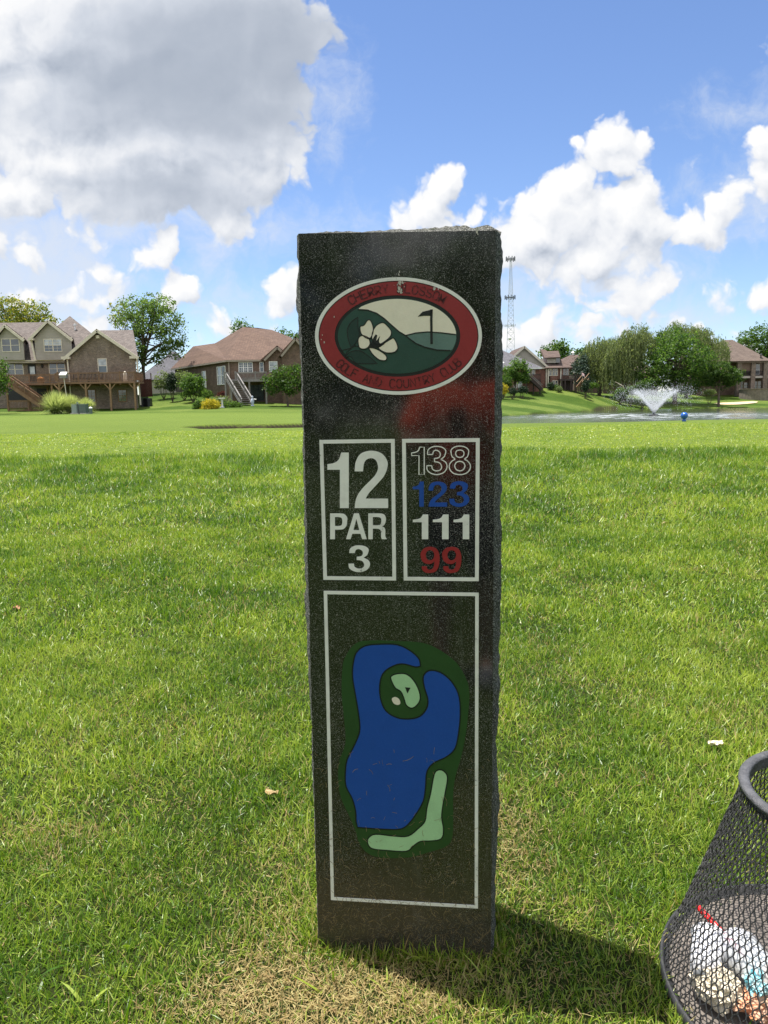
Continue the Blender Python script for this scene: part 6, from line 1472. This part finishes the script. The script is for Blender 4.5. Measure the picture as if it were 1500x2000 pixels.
def tree(name, label, cat, Y, trunk_px, lobes_px, leaf, S=0.3, clumps=90, per=26, cr=0.75, r0=0.2, seed=1, group=None, trunk_top=None, depth=None, droopy=0, base_z=None):
    """lobes_px: (cx, cy, rx, ry) in photo pixels; the tree stands at distance Y."""
    k = Y/FPX; bx = xx(trunk_px, Y); bz = gz(bx, Y) if base_z is None else base_z
    root = thing(name, (bx, Y, bz), label, cat, group); L = []; r = np.random.default_rng(seed)
    for i, (px, py, rx, ry) in enumerate(lobes_px):
        c = at(px, py, Y); d = (depth or 0.9)*min(rx, ry*1.3)*k
        L.append((c.x, Y+r.uniform(-.25, .25)*d*2, c.z, rx*k, d, ry*k))
    P, D = crown_pts(L, clumps, per, cr, seed)
    V, Q = leaves(P, S, len(P), D)
    link_mesh('crown', fast_mesh('crown', V, Q, None, rng.uniform(0, 1, len(Q))), LF[leaf], root)
    if r0 > 0:
        big = max(L, key=lambda l: l[3]*l[5]); topz = big[2]+big[5]*.3; mb = MB()
        branches(mb, (bx, Y, bz), (big[0]*.6+bx*.4, Y, topz), r0, [(l[0]+r.normal(0, .3)*l[3], l[1]+r.normal(0, .3)*l[4], l[2]+l[5]*r.uniform(-.1, .5)) for l in L for _ in range(3)], seed)
        mb.build('trunk', BARK, root, smooth=True)
    return root

def willow(name, label, Y, trunk_px, lobes_px, seed, strands=420, group=None):
    k = Y/FPX; bx = xx(trunk_px, Y); bz = gz(bx, Y); root = thing(name, (bx, Y, bz), label, 'tree', group); r = np.random.default_rng(seed); pts = []; tips = []
    area = np.array([l[2]*l[3] for l in lobes_px], float); area /= area.sum()
    for (px, py, rx, ry), a in zip(lobes_px, area):
        c = at(px, py, Y); n = int(strands*a); tips += [(c.x+r.normal(0, .4)*rx*k, Y+r.normal(0, .4)*rx*k*.8, c.z+ry*k*r.uniform(.2, .7)) for _ in range(4)]
        for _ in range(n):
            th = r.uniform(0, 2*PI); q = math.sqrt(r.uniform(0, 1)); x = c.x+rx*k*q*math.cos(th); y = Y+rx*k*.85*q*math.sin(th); zt = c.z+ry*k*math.sqrt(max(0.02, 1-q*q))*r.uniform(.55, 1.0)
            ln = ry*k*r.uniform(.3, 1.25)*(0.45+q); m = int(ln/.16)+3; s = np.linspace(0, 1, m)
            o = .5*r.uniform(.3, 1); pts.append(np.stack([x+math.cos(th)*o*np.sqrt(s)*q+r.normal(0, .06, m)+.15*np.sin(s*5+th), y+math.sin(th)*o*np.sqrt(s)*q+r.normal(0, .06, m), np.maximum(bz+.5, zt-ln*s)], -1))
    LL = [(xx(px, Y), Y, at(px, py, Y).z+ry*k*.15, rx*k*.92, rx*k*.75, ry*k*.8) for (px, py, rx, ry) in lobes_px]
    pc, _ = crown_pts(LL, 150, 34, .8, seed, .55); pc[:,2] = np.maximum(pc[:,2], bz+1.2); pts.append(pc)
    P = np.concatenate(pts); n = len(P)
    t = np.stack([r.normal(0, .35, n), r.normal(0, .35, n), -np.ones(n)], -1); t /= np.linalg.norm(t, axis=1)[:,None]; s = (0.19*r.uniform(.6, 1.4, n))[:,None]
    b = np.cross(t, r.normal(0, 1, (n, 3))); b /= np.linalg.norm(b, axis=1)[:,None]
    V = np.stack([P-t*s, P-b*s*.3, P+t*s, P+b*s*.3], 1).reshape(-1, 3); Q = np.arange(n*4).reshape(-1, 4)
    link_mesh('crown', fast_mesh('crown', V, Q, None, rng.uniform(0, 1, n)), LF['willow'], root)
    mb = MB(); branches(mb, (bx, Y, bz), (bx+.3, Y, max(t_[2] for t_ in tips)*.75+bz*.25), .34, tips, seed); mb.build('trunk', BARK, root, smooth=True)

def shrub(name, label, Y, px, py, rx, ry, leaf, S=0.14, n=60, per=24, cr=0.28, seed=1, cat='shrub', group=None):
    k = Y/FPX; c = at(px, py, Y); g = gz(c.x, Y); root = thing(name, (c.x, Y, g), label, cat, group); R = ry*k
    zc = max(g+R*.8, c.z); r = np.random.default_rng(seed)
    L = [(c.x, Y, zc, rx*k*.85, rx*k*.8, R*.95), (c.x-rx*k*.4, Y-.2, zc-.25*R, rx*k*.6, rx*k*.6, R*.75), (c.x+rx*k*.4, Y+.1, zc-.2*R, rx*k*.6, rx*k*.6, R*.8)]
    P, D = crown_pts(L, n, per, cr, seed, .6); P[:,2] = np.maximum(P[:,2], g+.02)
    V, Q = leaves(P, S, len(P), D, flat=.2); link_mesh('foliage', fast_mesh('foliage', V, Q, None, rng.uniform(0, 1, len(Q))), LF[leaf], root)
    mb = MB()
    for i in range(5): a = i*1.26; mb.tube([(c.x, Y, g-.1), (c.x+.3*rx*k*math.cos(a), Y+.3*rx*k*math.sin(a), g+R*.5), (c.x+.6*rx*k*math.cos(a), Y+.5*rx*k*math.sin(a), zc+R*.3)], [.05, .035, .015], 5)
    mb.build('stems', BARK, root)
    return root

def grass_clump(label, Y, px, py_base, rx, h_px, seed):
    k = Y/FPX; c = at(px, py_base, Y); g = gz(c.x, Y); root = thing('ornamental_grass', (c.x, Y, g), label, 'ornamental grass', 'ornamental grass clumps by the utility cabinets'); r = np.random.default_rng(seed); n = 1900
    az = r.uniform(0, 2*PI, n); el = np.abs(r.normal(0, .55, n)).clip(0, 1.35); L = h_px*k*1.25*r.uniform(.75, 1.15, n); m = 7; rows = []
    base = np.stack([c.x+rx*k*.28*np.cos(az)*r.uniform(0, 1, n), Y+rx*k*.28*np.sin(az)*r.uniform(0, 1, n), np.full(n, g)], -1); cur = base.copy(); s = np.stack([-np.sin(az), np.cos(az), np.zeros(n)], -1)*.032
    for i in range(m):
        t = i/(m-1); rows += [cur-s*(1-t*.9), cur+s*(1-t*.9)]; e = el+t*1.5*el; cur = cur+np.stack([np.cos(az)*np.sin(e), np.sin(az)*np.sin(e), np.cos(e)], -1)*(L/(m-1))[:,None]
    V = np.stack(rows, 1).reshape(-1, 3); V[:,2] = np.maximum(V[:,2], g+.01); b = np.arange(n)[:,None]*2*m
    Q = np.concatenate([b+np.array([[2*i, 2*i+1, 2*i+3, 2*i+2]]) for i in range(m-1)]); T = np.repeat(np.linspace(.1, .95, m-1), n)*.6+np.tile(r.uniform(0, .4, n), m-1)
    o = link_mesh('blades', fast_mesh('blades', V, Q, None, T), LF['plume'], root)

TG = 'trees around the houses'
tree('ash_tree', 'yellow green tree rising behind the ridge of the tan house', 'tree', 122, 52, [(25,610,34,26),(62,610,32,24),(88,625,28,18),(8,615,20,28),(45,640,44,30)], 'yellow', .32, 210, 26, .8, .25, 3, TG, base_z=0.5)
tree('river_birch', 'tall airy green tree standing alone between the tan house and the rust roof', 'tree', 104, 283, [(285,620,44,40),(270,595,30,28),(318,625,34,36),(296,665,52,32),(335,660,28,26),(252,625,24,30),(310,590,28,24),(262,670,26,26),(350,667,16,14),(288,695,32,16),(335,692,22,14),(275,715,20,10)], 'birch', .27, 360, 28, .66, .24, 5, TG)
tree('birch_limb_tree', 'thin yellowing sapling leaning out left of the tall airy tree', 'tree', 106, 268, [(232,600,18,12),(225,618,16,12),(240,630,16,16)], 'yellow', .26, 34, 16, .5, .1, 6, TG)
tree('garden_tree', 'bright leafy small tree cut off at the left edge before the deck stair', 'tree', 82, -8, [(2,735,18,20),(-18,725,26,30),(8,750,12,12),(-12,755,24,18)], 'bright', .22, 90, 24, .5, .12, 7, TG)
tree('locust_tree', 'treetop showing just above the peak of the rust roof', 'tree', 128, 471, [(470,632,12,12),(480,637,12,10),(463,642,10,12),(474,655,18,16)], 'dark', .3, 40, 20, .6, .18, 8, TG, base_z=1.0)
tree('maple_tree', 'light green treetop beyond the right slope of the rust roof', 'tree', 128, 560, [(552,652,22,9),(575,656,24,10),(560,670,34,16)], 'bright', .3, 50, 22, .7, .18, 9, TG, base_z=1.0)
tree('crabapple_tree', 'small round dark tree in front of the grey deck beside the marker', 'tree', 85, 562, [(558,730,30,20),(540,745,22,20),(580,735,24,22),(572,755,26,16),(533,757,14,10),(600,745,16,20)], 'mid', .22, 170, 30, .5, .12, 10, TG)
shrub('round_shrub', 'big rounded dark shrub on a stone edge beside the rust roofed house', 92, 376, 752, 24, 24, 'dark', .18, 130, 30, .42, 11)
shrub('pale_shrub', 'pale grey green shrub just left of the narrow dark conifer', 97, 318, 743, 17, 18, 'pale', .16, 80, 24, .4, 12)
shrub('pale_shrub', 'pale leafy shrub behind the big rounded dark shrub', 95, 358, 738, 17, 13, 'pale', .16, 70, 24, .36, 13)
shrub('conifer_shrub', 'narrow very dark conifer between two pale shrubs', 94, 335, 745, 9, 19, 'conifer', .12, 110, 30, .25, 14)
shrub('golden_shrub', 'round golden yellow shrub in the bed left of the granite marker', 80, 411, 795, 18, 11.5, 'gold', .10, 150, 30, .2, 15, group='golden shrubs')
shrub('boxwood_shrub', 'low dark green ball shrub left of the golden one', 80.5, 386, 794, 9, 10, 'dark', .1, 90, 26, .2, 16)
shrub('hosta_clump', 'loose yellow green perennials behind the golden shrub', 86, 432, 782, 22, 7, 'pale', .13, 80, 24, .25, 17)
shrub('hosta_clump', 'low light green perennials right of the birdbath', 83, 455, 796, 18, 6, 'bright', .12, 80, 24, .22, 18)
shrub('maroon_shrub', 'small maroon leaved shrub by the brick corner of the grey deck', 89, 434, 772, 9, 9, 'maroon', .12, 50, 22, .22, 19)
shrub('edging_shrub', 'small bright shrub at the foot of the big rounded dark shrub', 90, 405, 770, 9, 10, 'bright', .12, 50, 22, .22, 20)
grass_clump('largest pale green arching grass clump left of the utility cabinets', 79, 112, 822, 27, 33, 21)
grass_clump('smaller arching grass clump directly behind the low utility cabinet', 80.5, 140, 820, 15, 27, 22)
grass_clump('arching grass clump right of the tall utility cabinet', 81, 170, 820, 9, 22, 23)
# right side
tree('pear_tree', 'rounded dark tree in front of the grey roofed brick house', 'tree', 118, 1004, [(1006,722,22,16),(1018,728,16,18),(996,730,16,14),(1008,738,22,12),(1012,712,12,10)], 'dark', .24, 150, 30, .5, .14, 30, TG)
shrub('leafy_shrub', 'tall mid green shrub half hidden by the marker beside the golden one', 116, 984, 744, 16, 15, 'mid', .18, 90, 26, .4, 31)
shrub('golden_shrub', 'golden yellow shrub against the right side of the granite marker', 112, 982, 760, 10, 10.5, 'gold', .13, 120, 30, .26, 32, group='golden shrubs')
shrub('boxwood_shrub', 'small dark clipped shrub right of the golden shrub by the marker', 113, 1001, 764, 8, 6, 'conifer', .12, 80, 26, .22, 33)
shrub('boxwood_shrub', 'wide dark clipped shrub under the pear tree by the brick house', 116, 1020, 761, 10, 7, 'conifer', .12, 90, 26, .24, 34)
shrub('foundation_shrub', 'dark foundation shrub under the bay window of the gabled house', 126, 1076, 754, 8, 7, 'conifer', .14, 60, 24, .3, 35)
shrub('foundation_shrub', 'dark foundation shrub next to the white downspout of the gabled house', 126, 1088, 757, 6, 5, 'dark', .14, 60, 24, .3, 36)
shrub('foundation_shrub', 'pale low shrub at the edge of the gabled house bed', 124.5, 1092, 760, 6, 4, 'pale', .13, 50, 22, .25, 37)
shrub('evergreen_shrub', 'dark upright evergreen at the foot of the flag', 124, 1144, 752, 5, 14, 'conifer', .16, 80, 26, .35, 38)
tree('elm_tree', 'bright green treetop behind the cream gable', 'tree', 185, 1085, [(1078,682,16,12),(1092,680,14,14),(1108,690,14,9),(1085,695,24,12),(1068,690,10,8)], 'bright', .5, 90, 24, 1.2, .3, 40, TG)
tree('oak_tree', 'green treetop showing left of the willow crown behind the distant brown roof', 'tree', 178, 1145, [(1140,690,18,9),(1152,695,16,14)], 'mid', .5, 60, 24, 1.1, .3, 41, TG)
tree('blue_spruce', 'bluish spruce standing between the distant brown roof and the willow', 'tree', 138, 1135, [(1135,712,12,14),(1133,728,16,12),(1138,700,7,12),(1140,742,16,12)], 'spruce', .28, 120, 28, .6, .2, 42, TG)
willow('willow_tree', 'wide weeping willow nearest the flag and dark deck', 140, 1170, [(1172,698,34,40),(1150,712,22,34),(1195,700,34,42),(1160,725,26,26),(1185,730,30,24)], 50, 900, 'weeping willows')
willow('willow_tree', 'tall weeping willow leaning over the fountain beside the round maple', 136, 1218, [(1220,695,36,46),(1250,682,38,38),(1205,715,28,40),(1240,662,28,26),(1225,735,30,22)], 51, 1000, 'weeping willows')
willow('willow_tree', 'weeping willow rising behind the crown of the round maple', 147, 1340, [(1318,656,22,26),(1345,668,40,34),(1372,660,14,22),(1396,690,26,36),(1300,672,30,24)], 52, 800, 'weeping willows')
tree('maple_tree', 'large round dark green maple by the pond behind the fountain', 'tree', 134, 1318, [(1316,695,52,44),(1285,715,42,38),(1350,715,40,40),(1318,665,36,26),(1272,735,30,26),(1345,745,40,26),(1300,748,40,24),(1375,735,24,28),(1295,682,30,26)], 'dark', .34, 420, 34, .95, .4, 53, TG)
tree('small_maple', 'small spreading tree with a dark trunk on the bank beside the bunker', 'tree', 131, 1404, [(1410,722,26,14),(1395,735,22,16),(1425,735,22,16),(1408,745,30,12),(1436,742,10,10),(1385,745,12,10)], 'mid', .26, 200, 30, .55, .22, 54, TG)
tree('sweetgum_tree', 'bright tree behind the umber roof at the right edge', 'tree', 168, 1482, [(1490,655,24,20),(1462,662,20,16),(1498,680,26,22),(1450,672,14,10),(1475,685,26,18),(1520,660,24,30)], 'bright', .42, 170, 28, 1.0, .3, 55, TG)
tree('sycamore_tree', 'darker tree beyond the far right end of the pillared porch', 'tree', 166, 1512, [(1508,705,22,26),(1520,735,24,26)], 'mid', .4, 80, 26, .9, .25, 56, TG)
shrub('bank_shrub', 'wide dark shrub on the pond bank under the leaning willow', 131, 1212, 768, 13, 10, 'dark', .2, 90, 26, .42, 57)
shrub('bank_shrub', 'bright little shrub left of the willow trunks on the lawn', 134, 1158, 752, 10, 5, 'bright', .16, 60, 24, .3, 58)
shrub('bank_shrub', 'bright shrub right of the willow trunks beside the maple', 131, 1233, 761, 9, 8, 'bright', .16, 70, 24, .34, 59)
shrub('bank_shrub', 'olive shrub under the left side of the round maple', 130, 1256, 758, 15, 16, 'mid', .2, 110, 26, .44, 60)
shrub('bank_shrub', 'pale shrub between the round maple and the small spreading tree', 136, 1386, 766, 12, 6, 'pale', .16, 70, 24, .3, 61)
# dead willow limb
def limb():
    Y = 132; a = at(1202, 746, Y); b = at(1217, 755, Y); p = at(1222, 772, Y); o = thing('broken_limb', (p.x, Y, gz(p.x, Y)), 'bare pale broken limb at the foot of the leaning willow', 'branch')
    MB().tube([tuple(p), tuple(b), tuple(a)], [.2, .14, .06], 7).build('limb', plain('bare_wood', (.42, .36, .28), .9), o); MB().tube([tuple(b), tuple(at(1214, 745, Y))], [.09, .04], 6).build('twig', BARK, o)
limb()

# ------------------------------------------------------------------ what the polished stone mirrors: the photographer, and a tree belt added to darken the reflection
def skin_obj(name, chains, mat, parent, levels=2, root=0):
    """one continuous limb tree: chains of (x,y,z,r); equal points join."""
    V, E, R = [], [], []
    def idx(p):
        for i, q in enumerate(V):
            if (Vector(q)-Vector(p[:3])).length < 1e-5: return i
        V.append(tuple(p[:3])); R.append(p[3]); return len(V)-1
    for ch in chains:
        prev = None
        for p in ch:
            i = idx(p)
            if prev is not None and prev != i: E.append((prev, i))
            prev = i
    me = bpy.data.meshes.new(name); me.from_pydata(V, E, [])
    o = link_mesh(name, me, mat, parent)
    md = o.modifiers.new('skin', 'SKIN'); md.use_smooth_shade = True
    for i, sv in enumerate(me.skin_vertices[0].data):
        sv.radius = (R[i], R[i]); sv.use_root = i == root
    sb = o.modifiers.new('smooth', 'SUBSURF'); sb.levels = levels; sb.render_levels = levels
    return o

def photographer():
    bx, by = -0.06, -0.40
    g = 0.0
    root = thing('person', (bx, by, g), 'person in a bright red shirt holding up a black phone, mirrored in the granite', 'person')
    skin = plain('skin', (0.50, 0.29, 0.20), 0.5, 0.12, 8); shirt = plain('red_shirt', (0.80, 0.11, 0.055), 0.8, 0.15, 5); short = plain('navy_shorts', (0.03, 0.035, 0.06), 0.85, 0.2, 6); shoe = plain('white_shoes', (0.6, 0.6, 0.6), 0.6, 0.1, 8); hair = plain('brown_hair', (0.05, 0.03, 0.02), 0.6, 0.3, 30)
    P = lambda x, y, z, r: (bx+x, by+y, g+z, r)
    pelvis = P(0, 0, 0.98, .15)
    hands = {}
    def arm(s):
        tip = (0.040 if s > 0 else -0.122, -0.035, 1.335)
        sh = P(s*.19, 0.0, 1.50, .062); el = P(s*.27, .16, 1.24, .047); wr = (tip[0]+s*.03, tip[1]-.06, tip[2]-.05, .030)
        palm = (tip[0]+s*.012, tip[1]-.005, tip[2]-.01, .030)
        ch = [[P(s*.06, 0, 1.47, .085), sh, el, wr, palm]]
        for k in range(4):
            zf = tip[2]+.045-.026*k; kn = (palm[0], palm[1]+.012, zf, .0095)
            ch.append([palm, kn, (palm[0]-s*.010, palm[1]+.038, zf+.002, .0088), (palm[0]-s*.034, palm[1]+.040, zf+.003, .0080), (palm[0]-s*(.050-.004*k), palm[1]+.034, zf+.003, .0070)])
        ch.append([palm, (palm[0]-s*.008, palm[1]-.022, tip[2]-.03, .0115), (palm[0]-s*.028, palm[1]-.024, tip[2]-.004, .0095), (palm[0]-s*.046, palm[1]-.018, tip[2]+.016, .0080)])
        return ch
    chest = P(0, 0, 1.30, .155); upper = P(0, -.01, 1.43, .145); neck = P(0, .0, 1.55, .058); nk2 = P(0, .015, 1.61, .056)
    head = [P(0, .02, 1.66, .075), P(0, .015, 1.73, .092), P(0, .005, 1.80, .088), P(0, 0, 1.85, .055)]
    ch = [[pelvis, P(0, 0, 1.14, .135), chest, upper, neck, nk2]+head]
    for s in (-1, 1):
        ch.append([pelvis, P(s*.10, 0, .90, .098), P(s*.115, .01, .52, .064), P(s*.12, -.03, .30, .056), P(s*.12, -.03, .09, .038), P(s*.13, .06, .045, .036), P(s*.135, .14, .030, .030)])
        a = arm(s); a[0] = [upper]+a[0][1:]; ch += a
    skin_obj('body', ch, skin, root)
    mb = MB()
    for s in (-1, 1):
        mb.lathe((bx+s*.032, by+.098, 1.745), [(0.0, -.010), (.012, -.006), (.014, 0), (.012, .006), (0, .010)], 10)
    mb.build('eye', plain('eye_dark', (.03, .02, .02), .3), root, smooth=True)
    mb = MB(); mb.tube([(bx, by+.100, 1.755), (bx, by+.122, 1.715), (bx, by+.108, 1.700)], [.008, .014, .010], 8); mb.build('nose', skin, root, smooth=True)
    MB().tube([(bx-.026, by+.096, 1.672), (bx, by+.106, 1.670), (bx+.026, by+.096, 1.672)], [.004, .007, .004], 6).build('mouth', plain('lips', (.42, .16, .13), .5), root, smooth=True)
    for s in (-1, 1): MB().tube([(bx+s*.088, by, 1.77), (bx+s*.102, by-.012, 1.745), (bx+s*.090, by, 1.705)], [.010, .016, .008], 8).build('ear', skin, root, smooth=True)
    MB().lathe((bx, by-.012, 1.76), [(.098, -.03), (.104, .02), (.100, .07), (.078, .11), (.04, .132), (0, .138)], 24, wob=lambda a, z_: .05*math.sin(9*a)).build('hair', hair, root, smooth=True)
    sh = [[P(0, 0, .96, .165), P(0, 0, 1.14, .160), P(0, 0, 1.30, .178), P(0, -.01, 1.44, .165), P(0, 0, 1.53, .085)]]
    for s in (-1, 1): sh.append([P(0, -.01, 1.44, .165), P(s*.19, 0, 1.49, .085), P(s*.245, .10, 1.34, .072), P(s*.262, .14, 1.28, .068)])
    skin_obj('shirt', sh, shirt, root)
    for s in (-1, 1): skin_obj('shorts', [[P(s*.05, 0, .99, .155), P(s*.10, 0, .88, .118), P(s*.115, .01, .52, .095)]], short, root)
    for s in (-1, 1): skin_obj('shoe', [[P(s*.12, -.06, .05, .048), P(s*.13, .06, .045, .046), P(s*.137, .17, .035, .036)]], shoe, root)
    # the phone is its own thing, held in both hands with the lens looking at the stone
    ph = thing('phone', (0, 0, 1.34), 'black phone held upright in both hands, mirrored as a dark square in the granite', 'phone')
    bk = plain('phone_black', (.012, .012, .013), .3, .2, 10)
    MB().box(-.085, .004, -.016, -.008, 1.262, 1.42).build('body', bk, ph); MB().box(-.083, .002, -.0175, -.0162, 1.266, 1.416).build('screen', plain('screen_glass', (.02, .02, .025), .1), ph)
    mb = MB()
    for zq in (1.375,): mb.lathe((-.02, -.006, zq), [(0, -.009), (.009, -.006), (.011, 0), (.009, .006), (0, .009)], 14)
    mb.build('lens', plain('lens_glass', (.004, .004, .006), .05), ph, smooth=True)
photographer()

def tree_belt():  # unseen trees added so the upper stone mirrors something dark, not bright sky
    L = []; r = np.random.default_rng(77)
    for i in range(34):
        a = PI + (i/33-.5)*2.6; R_ = r.uniform(24, 36); L.append((R_*math.sin(a), R_*math.cos(a), r.uniform(3.8, 6.0), r.uniform(3.0, 4.6), r.uniform(3.0, 4.6), r.uniform(3.8, 5.2)))
    P, D = crown_pts(L, 900, 26, 1.3, 5, .4); V, Q = leaves(P, .8, len(P), D)
    o = link_mesh('added_woods', fast_mesh('added_woods', V, Q, None, rng.uniform(0, 1, len(Q))), LF['dark']); tag(o, 'belt of trees added out of view behind the tee to darken the stone reflection', 'added_woods', kind='stuff')
tree_belt()
print('objects', len(bpy.data.objects))
